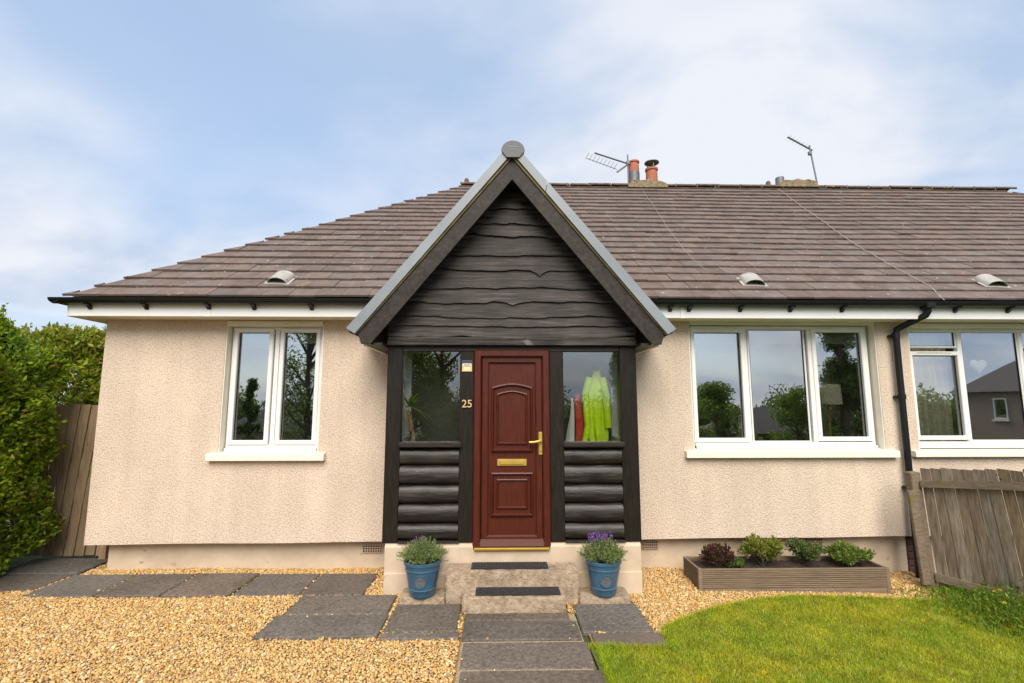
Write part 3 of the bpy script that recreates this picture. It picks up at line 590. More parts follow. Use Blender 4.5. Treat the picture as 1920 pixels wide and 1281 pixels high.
# ---- chimneys
def chimney(x0, x1, label, ztop):
    c = MB(); c.cbox(x0 + .06, x1 - .06, YR - .08, YR + .45, ZR - .4, ztop - .12, .01)
    bm2 = MB()
    k = 14; poly = []
    o = c.build('chimney', m_mortar, house); o['label'] = label
    cap = MB()
    n1 = 12
    top = [(x0 + (x1 - x0) * i / n1, ztop - .10 + .10 * math.sin(math.pi * min(1, max(0, i / n1)) ) ** .35 + rng.normal(0, .012)) for i in range(n1 + 1)]
    cap.prism([(x0, ztop - .16)] + top + [(x1, ztop - .16)], YR - .13, YR + .52); cap.build('flaunching', m_mortar, o)
    return o
c1 = chimney(2.60, 3.42, 'rendered chimney carrying two clay pots', 6.455)
def pot(parent, x, y, z0, h, r, m, name='chimney_pot'):
    p = MB().lathe([(r * 1.0, z0), (r * .97, z0 + h * .6), (r * .92, z0 + h * .85), (r * 1.08, z0 + h * .87), (r * 1.08, z0 + h), (r * .85, z0 + h), (r * .8, z0 + h * .3)], x, y, 20)
    return p.build(name, m, parent, True)
MB().lathe([(.118, 6.40), (.118, 6.72), (.10, 6.73)], 2.79, YR + .12, 20).build('pot_collar', m_grey, c1, True)
pot(c1, 2.79, YR + .12, 6.715, .25, .112, m_terra)
p2 = pot(c1, 3.13, YR, 6.42, .33, .122, m_terra)
cw = MB().lathe([(.005, 6.93), (.148, 6.895), (.152, 6.88), (.005, 6.89)], 3.14, YR, 20)
for a in range(3): cw.box(3.14 + .09 * math.cos(a * 2.1 + .6) - .009, 3.14 + .09 * math.cos(a * 2.1 + .6) + .009, YR + .09 * math.sin(a * 2.1 + .6) - .009, YR + .09 * math.sin(a * 2.1 + .6) + .009, 6.72, 6.885)
cw.build('cowl', m_grey, c1)
c2 = chimney(5.74, 6.56, 'low mossy chimney stack without tall pots', 6.50)
MB().lathe([(.09, 6.40), (.085, 6.63), (.075, 6.635), (.07, 6.5)], 5.90, YR + .1, 16).build('chimney_pot', m_grey, c2, True)
for x, lb in ((5.60, 1), (-.74, 2)):
    MB().lathe([(.075, ZR + .03), (.06, ZR + .10), (.045, ZR + .14), (.05, ZR + .16), (.03, ZR + .2), (.001, ZR + .21)], x, YR + .02, 12).build('finial', m_ridge, roof, True)
# ================================================================== AERIALS
def aerial(label, base, top, boom_a, boom_b, refl, ladder, els):
    o = thing('television_aerial', label, 'aerial', base, 'television aerials on the roof')
    MB().tube([base, top], .016, 8).build('mast', m_grey, o, True)
    MB().tube([boom_a, boom_b], .018, 8).build('boom', m_grey, o, True)
    A_, B_ = Vector(boom_a), Vector(boom_b); d = (B_ - A_).normalized(); s_ = d.cross(Vector((0, 0, 1))).normalized()
    for k in range(els):
        p = A_ + (B_ - A_) * (.04 + .9 * k / els); MB().tube([p - s_ * .10, p + s_ * .10], .002, 5).build('element', m_grey, o)
    if ladder:
        up = d.cross(s_)
        if up.z > 0: up = -up
        a2, b2 = A_ + up * .17 - d * .14, B_ + up * .20 - d * .22
        MB().tube([a2, b2], .008, 6).build('lower_boom', m_grey, o)
        for k in range(9):
            p = a2 + (b2 - a2) * (k / 8.5); MB().tube([p - s_ * .1 - up * .03, p + s_ * .1 - up * .07], .004, 5).build('element', m_grey, o)
        MB().tube([b2 + d * .02 + up * .06, B_ + d * .03 - up * .02 + s_ * .02], .02, 6).build('reflector', m_grey, o)
    MB().cbox(top[0] - .035, top[0] + .035, top[1] - .03, top[1] + .03, top[2] - .22, top[2] - .14, .008).build('clamp', m_grey, o)
YA = YR + .05
aerial('television aerial with ladder boom fixed beside the clay chimney pots', (2.65, YA, 6.40), (2.65, YA, 7.09), (1.93, YA - .1, 7.07), (2.66, YA + .02, 6.90), True, True, 0)
aerial('single boom television aerial on thin mast behind the mossy chimney', (6.76, YA + .1, 6.33), (6.63, YA + .1, 7.40), (6.14, YA + .05, 7.56), (6.70, YA + .12, 7.30), False, False, 7)

# ================================================================== PORCH
porch = thing('porch', 'dark stained timber porch with steep gable and reddish brown front door', 'porch', (CXP, P, 0))
PX0, PX1 = -1.205, 1.432
MB().cbox(PX0, -1.05, P, P + .10, .472, 2.478, .006).build('post', m_timv, porch)
MB().cbox(-.44, -.294, P, P + .10, .472, 2.42, .006).build('post', m_timv, porch)
MB().cbox(.507, .652, P, P + .10, .472, 2.42, .006).build('post', m_timv, porch)
MB().cbox(1.256, PX1, P, P + .10, .472, 2.478, .006).build('post', m_timv, porch)
MB().cbox(-1.049, 1.255, P + .012, P + .10, 2.421, 2.478, .005).build('beam', m_timber, porch)
pp = MB(); pp.prism([(5.175, -.1), (5.175, .18), (5.19, .185), (5.185, .43), (5.215, .476), (W - .002, .476), (W - .002, -.1)], -1.172, 1.42, 'x')
pp.build('plinth', m_plinth, porch)
def logs(x0, x1, zs, y, par):
    for k in range(len(zs) - 1):
        zt, z0 = zs[k] - .006, zs[k + 1] + .006; hh = (zt - z0) / 2; zc = (zt + z0) / 2
        pf = [(y + .06, z0), (y + .06, zt)] + [(y + .045 - .068 * math.cos(math.pi * (a / 12 - .5)) ** .75 if 0 < a < 12 else y + .045, zc + hh * math.sin(math.pi * (.5 - a / 12))) for a in range(13)]
        b = MB(); n_ = len(pf); m_ = 10
        for q in range(m_ + 1):
            xx = x0 + (x1 - x0) * q / m_; b.v += [(xx, a + .002 * math.sin(q * 1.3 + k), z + .002 * math.sin(q * .9 + k * 2)) for a, z in pf]
        for q in range(m_): b.f += [(q * n_ + i, q * n_ + (i + 1) % n_, (q + 1) * n_ + (i + 1) % n_, (q + 1) * n_ + i) for i in range(n_)]
        b.f += [tuple(range(n_)), tuple(range(m_ * n_ + n_ - 1, m_ * n_ - 1, -1))]
        b.build('log', m_log, par, True)
m_log = mat('log_stain', [(.28, (.010, .0075, .006)), (.5, (.024, .0185, .0155)), (.72, (.055, .045, .039))], 3, 8, .42, (7, .4, .009), stretch=(1.2, 9, 12), var=.22, roughvar=.10, spec=.45, streak=(.65, 1.08, (.9, 34, 42), .34, .46), blotch=(4, .7, 1.2), spots=[(5, .69, .04, (.008, .006, .005))])
ZL = [1.412, 1.236, 1.041, .851, .655, .488]
for x0, x1, nm in ((-1.049, -.441, 0), (.653, 1.255, 1)):
    logs(x0, x1, ZL, P + .02, porch)
    MB().cbox(x0 - .012, x1 + .03, P - .045, P + .09, 1.418, 1.474, .012).build('window_ledge', m_timber, porch)
    MB().cbox(x0, x1 + .015, P - .02, P + .08, .474, .487, .004).build('drip_strip', m_timber, porch)
    MB().box(x0, x1, P + .082, P + .10, .477, 1.417).build('backing', m_timber, porch)
    pn = MB().box(x0, x1, P + .045, P + .050, 1.475, 2.4205).build('pane', GLASS2, porch)
# porch side walls with white framed side lights
for sx, xa in ((-1, PX0), (1, PX1)):
    xi = xa - sx * .16
    lo, hi = min(xa, xi), max(xa, xi)
    sw = node('side_wall', porch, (xa, (P + W) / 2, .48))
    for k in range(5): MB().cbox(lo + .004, hi - .004, P + .102, W - .002, ZL[k + 1] + .004, ZL[k] - .004, .03).build('log', m_log, sw)
    b = MB(); Mx = Matrix.Translation(((lo + hi) / 2, 0, 0)) @ Matrix.Rotation(R(90), 4, 'Z')
    ring = MB().ring(P + .105, W - .022, 1.44, 2.44, .06, -.075, .075); b.add([Vector((p[1] + (lo + hi) / 2, p[0], p[2])) for p in ring.v], ring.f); b.build('frame', m_white, sw)
    MB().box((lo + hi) / 2 - .003, (lo + hi) / 2 + .003, P + .165, W - .083, 1.50, 2.38).build('pane', GLASS2, sw)
MB().box(PX0 + .11, PX1 - .11, P + .101, W - .003, 2.452, 2.47).build('ceiling', m_white, porch)
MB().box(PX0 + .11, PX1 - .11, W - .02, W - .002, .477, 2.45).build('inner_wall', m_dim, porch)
# gable boards with waney lower edges
ZB = [4.42, 4.126, 3.982, 3.813, 3.667, 3.457, 3.297, 3.100, 2.944, 2.788, 2.686, 2.567]
DIPS = {5: (.29, .085, .05), 7: (.0, .06, .08), 3: (-.42, -.03, .05), 8: (-.2, .03, .3)}
APX = 4.46
for k in range(len(ZB) - 1):
    zt, zb_ = ZB[k] + .03, ZB[k + 1]
    def hw(z): return min(1.319, max(.0, (APX - z) * .822))
    pts = []; n_ = 64; h0 = hw(zb_); wob = 0.0
    ph = rng.uniform(0, 6, 4); amp = .005 if k in (0, 9) else .0095
    for i in range(n_ + 1):
        u = -h0 + 2 * h0 * i / n_; z = zb_ + amp * (math.sin(u * 3.1 + ph[0]) + .6 * math.sin(u * 7.3 + ph[1]) + .35 * math.sin(u * 15 + ph[2]) + .25 * math.sin(u * 31 + ph[3]))
        wob = wob * .7 + rng.normal(0, .0018); z += wob
        if k + 0 in DIPS:
            c_, d_, w_ = DIPS[k]; z -= d_ * math.exp(-abs(u - c_) / w_) - .02 * math.exp(-((u - c_) / .25) ** 2)
        pts.append((CXP + u, z))
    b = MB(); nn = len(pts)
    top = [(CXP - h0 + 2 * h0 * i / n_, zt) for i in range(n_ + 1)]
    top = [(CXP + max(-hw(zt), min(hw(zt), x_ - CXP)), z_) for x_, z_ in top]
    yl, yt = P - .036, P - .010
    vs_ = [(x_, yl, z_) for x_, z_ in pts] + [(x_, yt, z_) for x_, z_ in top] + [(x_, yl + .020, z_) for x_, z_ in pts] + [(x_, yt + .018, z_) for x_, z_ in top]
    fs_ = []
    for i in range(n_): fs_ += [(i, i + 1, nn + i + 1, nn + i), (2 * nn + i, 3 * nn + i, 3 * nn + i + 1, 2 * nn + i + 1), (i, 2 * nn + i, 2 * nn + i + 1, i + 1), (nn + i, nn + i + 1, 3 * nn + i + 1, 3 * nn + i)]
    fs_ += [(0, nn, 3 * nn, 2 * nn), (n_, 2 * nn + n_, 3 * nn + n_, nn + n_)]
    b.add(vs_, fs_); b.build('gable_board', m_gable, porch)
MB().prism([(CXP - 1.319, 2.479), (CXP + 1.319, 2.479), (CXP + 1.319, 2.83), (CXP + .03, 4.44), (CXP - .03, 4.44), (CXP - 1.319, 2.83)], P + .011, P + .03).build('gable_backing', m_timber, porch)
MB().cbox(PX0, PX1, P - .034, P + .008, 2.536, 2.570, .004).build('gable_trim', m_gable, porch)
MB().cbox(PX0, PX1, P - .048, P + .008, 2.480, 2.534, .005).build('gable_trim', m_gable, porch)
# roof of the porch, barge boards, verge caps
CX = .105; YB = P - .25
def mir(poly, s): return poly if s < 0 else [(2 * CX - a, b) for a, b in poly]
for s in (-1, 1):
    MB().prism(mir([(CX, 4.475), (-1.46, 2.586), (-1.42, 2.468), (-1.325, 2.468), (CX, 4.228)], s), YB, YB + .034).build('barge_board', m_barge, porch)
    MB().prism(mir([(CX, 4.495), (-1.484, 2.575), (-1.463, 2.566), (CX, 4.462)], s), YB - .016, YB + .03).build('verge_batten', m_underlay, porch)
    cap = [(CX - .03, 4.600), (-1.565, 2.622), (-1.478, 2.566), (CX - .03, 4.470)]
    def lerp(p, q, t): return (p[0] + (q[0] - p[0]) * t, p[1] + (q[1] - p[1]) * t)
    cuts = [0, 1] if s < 0 else [0, .205, 1]
    for a, b_ in zip(cuts[:-1], cuts[1:]):
        e = .004 if a > 0 else 0
        q = [lerp(cap[0], cap[1], a + e), lerp(cap[0], cap[1], b_), lerp(cap[3], cap[2], b_), lerp(cap[3], cap[2], a + e)]
        MB().prism(mir(q, s), YB - .035 - e, YB + .10).build('verge_cap', m_cap, porch)
    # sloping roof plane running back into the main roof
    t0, t1 = (CX, 4.565), (-1.545, 2.618); u0, u1 = (CX, 4.40), (-1.42, 2.52)
    if s > 0: t0, t1, u0, u1 = [(2 * CX - a, b) for a, b in (t0, t1, u0, u1)]
    b = MB(); ya = YB + .035
    b.add([(t0[0], ya, t0[1] - .02), (t1[0], ya, t1[1] - .02), (t1[0], W - .002, t1[1] - .02), (t0[0], 7.45, t0[1] - .02), (u0[0], ya, u0[1]), (u1[0], ya, u1[1]), (u1[0], W - .002, u1[1]), (u0[0], 7.3, u0[1])],
          [(0, 1, 2, 3), (7, 6, 5, 4), (0, 4, 5, 1), (1, 5, 6, 2), (2, 6, 7, 3), (3, 7, 4, 0)])
    b.build('roof_slope', m_deck, porch)
    xs_ = -1.385 if s < 0 else 2 * CX + 1.385
    MB().box(xs_ - .018, xs_ + .018, YB + .04, W - .003, 2.452, 2.475).build('soffit_strip', m_cream, porch)
    xs2 = -1.33 if s < 0 else 2 * CX + 1.33
    MB().box(min(xs2, xs2 - s * .11), max(xs2, xs2 - s * .11), YB + .04, W - .003, 2.462, 2.485).build('soffit_board', m_timber, porch)
    # slates on the porch roof
    dn = Vector((t1[0] - t0[0], 0, t1[1] - t0[1])); ln_ = dn.length; dn.normalize()
    nn_ = Vector((-dn.z * s, 0, dn.x * s)); nn_ = nn_ if nn_.z > 0 else -nn_
    for j in range(9):
        a = ln_ * j / 9
        p0 = Vector((t0[0], 0, t0[1])) + dn * a; p1 = Vector((t0[0], 0, t0[1])) + dn * (a + ln_ / 9 + .03)
        yb = 7.45 + (W - 7.45) * j / 9
        v = [p0 + nn_ * .0, p1 + nn_ * .012, p1 + nn_ * .03, p0 + nn_ * .012]
        bb = MB(); bb.add([(q.x, ya + .07, q.z - .005) for q in v] + [(q.x, yb, q.z - .005) for q in v], [(0, 1, 2, 3), (7, 6, 5, 4), (0, 4, 5, 1), (1, 5, 6, 2), (2, 6, 7, 3), (3, 7, 4, 0)])
        bb.build('roof_course', m_slate, porch)
rc = [(.113 + .124 * math.cos(a), 4.52 + .112 * math.sin(a)) for a in [math.pi * i / 14 for i in range(15)]]
rc = [(.18, 4.448)] + rc + [(.045, 4.448)]
ridge_end = MB().prism(rc, YB - .055, YB - .036).build('ridge_end_cap', m_capend, porch)
for z, hwid in ((4.56, .055), (4.53, .04)): MB().box(.113 - hwid, .113 + hwid, YB - .058, YB - .0555, z, z + .006).build('embossed_line', m_cap, ridge_end)
MB().prism([(.113 + .118 * math.cos(a), 4.51 + .105 * math.sin(a)) for a in [math.pi * i / 14 for i in range(15)]], YB - .035, 7.45).build('ridge_capping', m_capend, porch, True)
# ---- door
YD = P + .035
door = node('door', porch, (.1, YD, .42)); door['label'] = 'reddish brown panelled front door'
MB().ring(-.292, .505, .40, 2.436, .075, YD - .045, YD + .05, .012).build('door_frame', m_maho, door)
MB().cbox(-.275, .49, YD - .075, YD - .046, .402, .428, .006).build('threshold', m_thresh, door)
MB().ring(-.214, .434, .455, 2.374, .080, YD - .012, YD + .04, .014).build('leaf_frame', m_maho, door)
MB().box(-.136, .356, YD + .012, YD + .04, .53, 2.30).build('panel', m_maho, door)
MB().prism([(YD - .06, .44), (YD - .055, .455), (YD - .013, .500), (YD - .013, .44)], -.212, .432, 'x').build('weather_bar', m_maho, door)
def moulding(poly, wd, y0, dep, name):
    cx_ = sum(p[0] for p in poly) / len(poly); xs_ = [p[0] for p in poly]; zs_ = [p[1] for p in poly]
    cx_ = (min(xs_) + max(xs_)) / 2; cz_ = (min(zs_) + max(zs_)) / 2; hx_ = (max(xs_) - min(xs_)) / 2; hz_ = (max(zs_) - min(zs_)) / 2
    def off(d): return [(cx_ + (a - cx_) * (1 - d / hx_), cz_ + (b_ - cz_) * (1 - d / hz_)) for a, b_ in poly]
    rs = [(off(0), y0), (off(wd * .2), y0 - dep * .8), (off(wd * .5), y0 - dep), (off(wd * .8), y0 - dep * .5), (off(wd), y0)]
    n_ = len(poly); b = MB(); b.v = [(a, y_, z_) for r_, y_ in rs for a, z_ in r_]
    for q in range(4): b.f += [(q * n_ + i, q * n_ + (i + 1) % n_, (q + 1) * n_ + (i + 1) % n_, (q + 1) * n_ + i) for i in range(n_)]
    return b.build(name, m_maho, door)
def arched(x0, x1, z0, z1, rise): return [(x0, z0), (x1, z0)] + [(x1 + (x0 - x1) * i / 12, z1 + rise * math.sin(math.pi * i / 12)) for i in range(13)]
moulding(arched(-.112, .332, 1.366, 2.045, .042), .036, YD + .012, .030, 'moulding')
moulding(arched(-.058, .278, 1.44, 1.975, .034), .030, YD + .012, .020, 'moulding')
moulding([(-.114, .715), (.334, .715), (.334, 1.165), (-.114, 1.165)], .036, YD + .012, .030, 'moulding')
moulding([(-.056, .79), (.276, .79), (.276, 1.098), (-.056, 1.098)], .030, YD + .012, .020, 'moulding')
lb = MB().cbox(-.045, .262, YD - .002, YD + .012, 1.226, 1.296, .004).build('letterbox', m_brass, door)
MB().cbox(-.02, .237, YD - .010, YD - .0025, 1.242, 1.280, .004).build('flap', m_brass, lb)
hp = MB().cbox(.386, .426, YD - .026, YD - .0125, 1.338, 1.575, .006).build('handle_plate', m_brass, door)
MB().tube([(.406, YD - .026, 1.485), (.406, YD - .065, 1.485), (.395, YD - .072, 1.484), (.34, YD - .074, 1.474), (.285, YD - .07, 1.472)], [.014, .014, .013, .013, .011], 10).build('lever', m_brass, hp, True)
MB().tube([(.406, YD - .027, 1.39), (.406, YD - .034, 1.39)], .013, 12).build('keyhole', m_brass, hp, True)
# house number and small plaque
fc = bpy.data.curves.new('number', 'FONT'); fc.body = '25'; fc.size = .112; fc.extrude = .004; fc.bevel_depth = .0012; fc.align_x = 'CENTER'
fo = bpy.data.objects.new('number_tmp', fc); COL.objects.link(fo); bpy.context.view_layer.update()
nm = bpy.data.meshes.new_from_object(fo.evaluated_get(bpy.context.evaluated_depsgraph_get())); bpy.data.objects.remove(fo); nm.materials.clear()
m_num = mat('number_brass', S((.62, .43, .22), .1), 8, 3, .45, None, metal=.3)
o = link('house_number', nm, m_num, porch, (-.362, P - .008, 1.83), (R(90), 0, 0)); o['label'] = 'gold number 25 on the dark post'
pq = MB().box(-.418, -.314, P - .008, P - .0005, 2.205, 2.321).build('plaque', m_plaque, porch)
MB().box(-.417, -.315, P - .011, P - .0085, 2.283, 2.320).build('plaque_band', m_navy, pq)
MB().box(-.412, -.320, P - .0135, P - .0115, 2.262, 2.290).build('plaque_stripe', m_pale, pq)
MB().box(-.402, -.330, P - .011, P - .0085, 2.212, 2.256).build('plaque_field', m_plaq2, pq)
for k in range(5): MB().box(-.394 + k * .013, -.386 + k * .013, P - .0155, P - .014, 2.270, 2.281).build('plaque_print', m_red, pq)

# ================================================================== STEPS, MATS, POTS
def block(name, label, cat, x0, x1, y0, y1, z0, z1, m, rough=.006, ch=.014):
    bm = bmesh.new(); bmesh.ops.create_cube(bm, size=1)
    for v in bm.verts: v.co = Vector(((x0 + x1) / 2 + v.co.x * (x1 - x0), (y0 + y1) / 2 + v.co.y * (y1 - y0), (z0 + z1) / 2 + v.co.z * (z1 - z0)))
    bmesh.ops.bevel(bm, geom=bm.edges[:], offset=ch, segments=2, affect='EDGES')
    bmesh.ops.subdivide_edges(bm, edges=[e for e in bm.edges if e.calc_length() > .1], cuts=9, use_grid_fill=True)
    for v in bm.verts: v.co += Vector((rng.normal(0, rough * .4), rng.normal(0, rough * .4), rng.normal(0, rough * .3)))
    me = bpy.data.meshes.new(name); bm.to_mesh(me); bm.free()
    me.polygons.foreach_set('use_smooth', [True] * len(me.polygons)); me.set_sharp_from_angle(angle=R(35))
    return tag(link(name, me, m), label, cat)
block('doorstep', 'large upper concrete doorstep below the front door', 'step', -.527, .742, 4.935, 5.172, -.03, .288, m_conc)
block('doorstep', 'smaller lower concrete step at the start of the slab path', 'step', -.352, .592, 4.70, 4.934, -.03, .132, m_conc)
block('pot_stand', 'low concrete block under the pot left of the steps', 'block', -.965, -.535, 4.905, 5.172, -.04, .050, m_conc, ch=.008)
block('pot_stand', 'low concrete block under the pot right of the steps', 'block', .748, 1.235, 4.905, 5.172, -.05, .046, m_conc, ch=.008)
def doormat(label, x0, x1, y0, y1, z):
    t = thing('doormat', label, 'doormat', ((x0 + x1) / 2, (y0 + y1) / 2, z), 'rubber step mats')
    b = MB(); n_ = 24
    tops = []
    for i in range(n_ + 1):
        x_ = x0 + (x1 - x0) * i / n_; d = .004 * math.sin(i * .9) + .003 * math.sin(i * 2.1); tops.append((x_, y0 + d, y1 - d * .5))
    b.v = [(x_, a, z + .003) for x_, a, c_ in tops] + [(x_, c_, z + .003) for x_, a, c_ in tops] + [(x_, a, z + .012) for x_, a, c_ in tops] + [(x_, c_, z + .012) for x_, a, c_ in tops]
    m = n_ + 1
    for i in range(n_): b.f += [(i, m + i, m + i + 1, i + 1), (2 * m + i, 2 * m + i + 1, 3 * m + i + 1, 3 * m + i), (i, i + 1, 2 * m + i + 1, 2 * m + i), (m + i, 3 * m + i, 3 * m + i + 1, m + i + 1)]
    b.f += [(0, 2 * m, 3 * m, m), (n_, m + n_, 3 * m + n_, 2 * m + n_)]
    b.build('base', m_mat, t)
    r = MB(); k = int((x1 - x0) / .03)
    for i in range(1, k):
        x_ = x0 + (x1 - x0) * i / k
        for j in range(4):
            y_ = y0 + .02 + (y1 - y0 - .04) * j / 3.0; r.cbox(x_ - .010, x_ + .010, y_ - .012, y_ + .012, z + .012, z + .017, .003)
    tag(r.build('studs', m_mat, t), kind='stuff')
doormat('black rubber mat on the upper doorstep', -.29, .455, 4.95, 5.135, .288)
doormat('black rubber mat on the lower step nearest the path', -.235, .545, 4.718, 4.905, .132)
m_airy = m_leaf
def lavender(label, cx_, cy_, z0, r1, r0, nflow, seed):
    t = thing('potted_lavender', label, 'potted plant', (cx_, cy_, z0), 'lavender pots beside the steps')
    h = .325
    rr = lambda f_: r0 + (r1 - r0) * f_
    prof = [(0.001, z0), (r0 * .93, z0), (r0, z0 + .012), (rr(.06), z0 + .022), (rr(.20), z0 + h * .20), (rr(.215) + .006, z0 + h * .22), (rr(.23) + .006, z0 + h * .235), (rr(.24), z0 + h * .25), (rr(.74), z0 + h * .74), (rr(.75) + .006, z0 + h * .755), (rr(.77) + .006, z0 + h * .775), (rr(.785), z0 + h * .79), (rr(.90), z0 + h * .90), (rr(.92) + .008, z0 + h * .915), (rr(1) + .006, z0 + h * .985), (rr(1), z0 + h), (r1 - .014, z0 + h), (r1 - .022, z0 + h * .94), (r1 - .03, z0 + h * .85)]
    MB().lathe(prof, cx_, cy_, 40).build('pot', m_blue, t, True)
    MB().lathe([(r1 - .027, z0 + h * .88), (r1 * .5, z0 + h * .905), (.001, z0 + h * .91)], cx_, cy_, 20).build('soil', m_soil, t, True)
    # medallion on the front
    tilt = math.atan((r1 - r0) / h); zc = z0 + h * .50; rc_ = rr(.5)
    Mm = Matrix.Translation((cx_, cy_ - rc_, zc)) @ Matrix.Rotation(tilt, 4, 'X')
    def disc(r_in, r_out, y_a, y_b):
        b = MB(); sg = 28; vs_ = []
        for (r_, y_) in ((r_out, y_b), (r_out, y_a), (r_in, y_a), (r_in, y_b)):
            vs_ += [Mm @ Vector((r_ * math.cos(2 * math.pi * k / sg), y_ + (rc_ - math.sqrt(max(1e-6, rc_ ** 2 - (r_ * math.cos(2 * math.pi * k / sg)) ** 2))), r_ * math.sin(2 * math.pi * k / sg))) for k in range(sg)]
        b.add(vs_, [(i * sg + k, i * sg + (k + 1) % sg, (i + 1) * sg + (k + 1) % sg, (i + 1) * sg + k) for i in range(3) for k in range(sg)]); return b
    disc(.052, .064, -.008, .01).build('medallion_rim', m_blue, t, True)
    disc(.001, .053, -.004, .01).build('medallion', m_medal, t, True)
    zt = z0 + h * .9; ns = 300
    a = rng.uniform(0, 2 * np.pi, ns); rad_ = np.sqrt(rng.uniform(0, 1, ns))
    bx__ = cx_ + np.cos(a) * rad_ * .07; by__ = cy_ + np.sin(a) * rad_ * .06
    D = np.stack([np.cos(a) * rad_ * .95, np.sin(a) * rad_ * .8, 1.05 - .45 * rad_ + rng.uniform(-.1, .1, ns)], 1); D = unit(D + rng.normal(0, .12, (ns, 3))); Ls = rng.uniform(.15, .235, ns) * (1.0 - .1 * rad_)
    B = np.stack([bx__, by__, np.full(ns, zt)], 1); parts = []
    for f_ in np.linspace(.22, 1.0, 11):
        p = B + D * (Ls * f_)[:, None]; p[:, 2] -= .02 * f_ * f_ * rad_
        for k in range(3):
            dd = D * .75 + rng.normal(0, .55, (ns, 3)); dd = unit(dd)
            cc = pick(ns, [(.22, .31, .07), (.28, .37, .09), (.29, .33, .14), (.36, .39, .24), (.16, .23, .07)], .2)
            parts.append(leaves(p + dd * .012, dd, rng.uniform(.022, .042, ns), rng.uniform(.004, .0075, ns), cc))
    V, F, c = join(parts); link('foliage', fast_mesh('foliage', V, F, c), m_leaf, t)
    if nflow:
        aa = rng.uniform(0, 2 * np.pi, nflow); q = rng.uniform(.1, 1, nflow)
        side = np.where(rng.uniform(0, 1, nflow) < .72, -1, 1) * rng.uniform(0, .13, nflow)
        fx = cx_ + side; fy = cy_ + np.sin(aa) * .07; fz = zt + rng.uniform(.195, .275, nflow) - (side / .13) ** 2 * .045
        for i in range(nflow):
            kk = 14; p = np.stack([np.full(kk, fx[i]), np.full(kk, fy[i]), fz[i] + np.arange(kk) * .0022], 1) + rng.normal(0, .0035, (kk, 3)); d_ = unit(rng.normal(0, .8, (kk, 3)) + [0, 0, .8])
            V, F, c = leaves(p, d_, rng.uniform(.012, .02, kk), rng.uniform(.008, .012, kk), pick(kk, [(.17, .07, .30), (.24, .10, .38), (.12, .05, .22), (.30, .16, .42)], .2))
            link('flower_spike', fast_mesh('flower_spike', V, F, c), m_petal, t)
        st = MB()
        for i in range(nflow): st.tube([(cx_ + side[i] * .4, fy[i] * .6 + cy_ * .4, zt + .02), (fx[i], fy[i], fz[i] + .01)], .0016, 4)
        st.build('flower_stems', m_leafstem, t)
m_leafstem = mat('green_stem', S((.12, .17, .06), .15), 9, 3, .7)
lavender('blue pot of green lavender with few blooms left of the steps', -.757, 4.985, .052, .178, .118, 4, 1)
lavender('blue pot of lavender with purple blooms right of the steps', .992, 4.985, .048, .172, .112, 40, 2)

# ================================================================== PLANTER AND SHRUBS
plt = thing('planter_box', 'low wooden raised bed of grooved boards on the gravel', 'planter', (3.05, 5.5, -.05), None)
PXa, PXb, PYa, PYb = 2.045, 4.05, 5.30, 5.74
def grooved(x0, x1, z0, z1, y, n_=5):
    """decking board profile in yz, front at y"""
    pf = [(y + .028, z0), (y + .028, z1), (y, z1)]; dz = (z1 - z0) / n_
    for k in range(n_): zt = z1 - k * dz; pf += [(y, zt - dz * .52), (y + .012, zt - dz * .60), (y + .012, zt - dz * .92), (y, zt - dz)]
    return pf[:-1] + [(y, z0)]
zp = -.075
for k, (a, b_) in enumerate(((-.012, .082), (.086, .178))):
    MB().prism(grooved(0, 0, zp + a + .06, zp + b_ + .06, PYa), PXa + .03, PXb - .03, 'x').build('board', m_deckb, plt)
    if k == 0: MB().box(PXa + .035, PXb - .035, PYa + .004, PYa + .028, -.14, zp + a + .0595).build('skirt', m_deckb, plt)
    pf = grooved(0, 0, zp + a + .06, zp + b_ + .06, 0)
    MB().prism([(PXa + y_, z_) for y_, z_ in pf], PYa + .03, PYb, 'y').build('board', m_deckb, plt)
    MB().prism([(PXb - y_, z_) for y_, z_ in pf], PYa + .03, PYb, 'y').build('board', m_deckb, plt)
    MB().box(PXa + .03, PXb - .03, PYb - .03, PYb - .002, zp + a + .06, zp + b_ + .06).build('board', m_deckb, plt)
for x_, y_ in ((PXa - .004, PYa - .004), (PXb - .034, PYa - .004)): MB().cbox(x_, x_ + .04, y_, y_ + .04, -.11, zp + .246, .004).build('corner_post', m_deckb, plt)
def bumpy(x0, x1, y0, y1, z, amp, nx_, ny_):
    b = MB(); b.v = [(x0 + (x1 - x0) * i / nx_, y0 + (y1 - y0) * j / ny_, z + rng.normal(0, amp)) for j in range(ny_ + 1) for i in range(nx_ + 1)]
    b.f = [(j * (nx_ + 1) + i, j * (nx_ + 1) + i + 1, (j + 1) * (nx_ + 1) + i + 1, (j + 1) * (nx_ + 1) + i) for j in range(ny_) for i in range(nx_)]; return b
bumpy(PXa + .029, PXb - .029, PYa + .029, PYb - .03, .125, .007, 60, 14).build('soil', m_soil, plt, True)
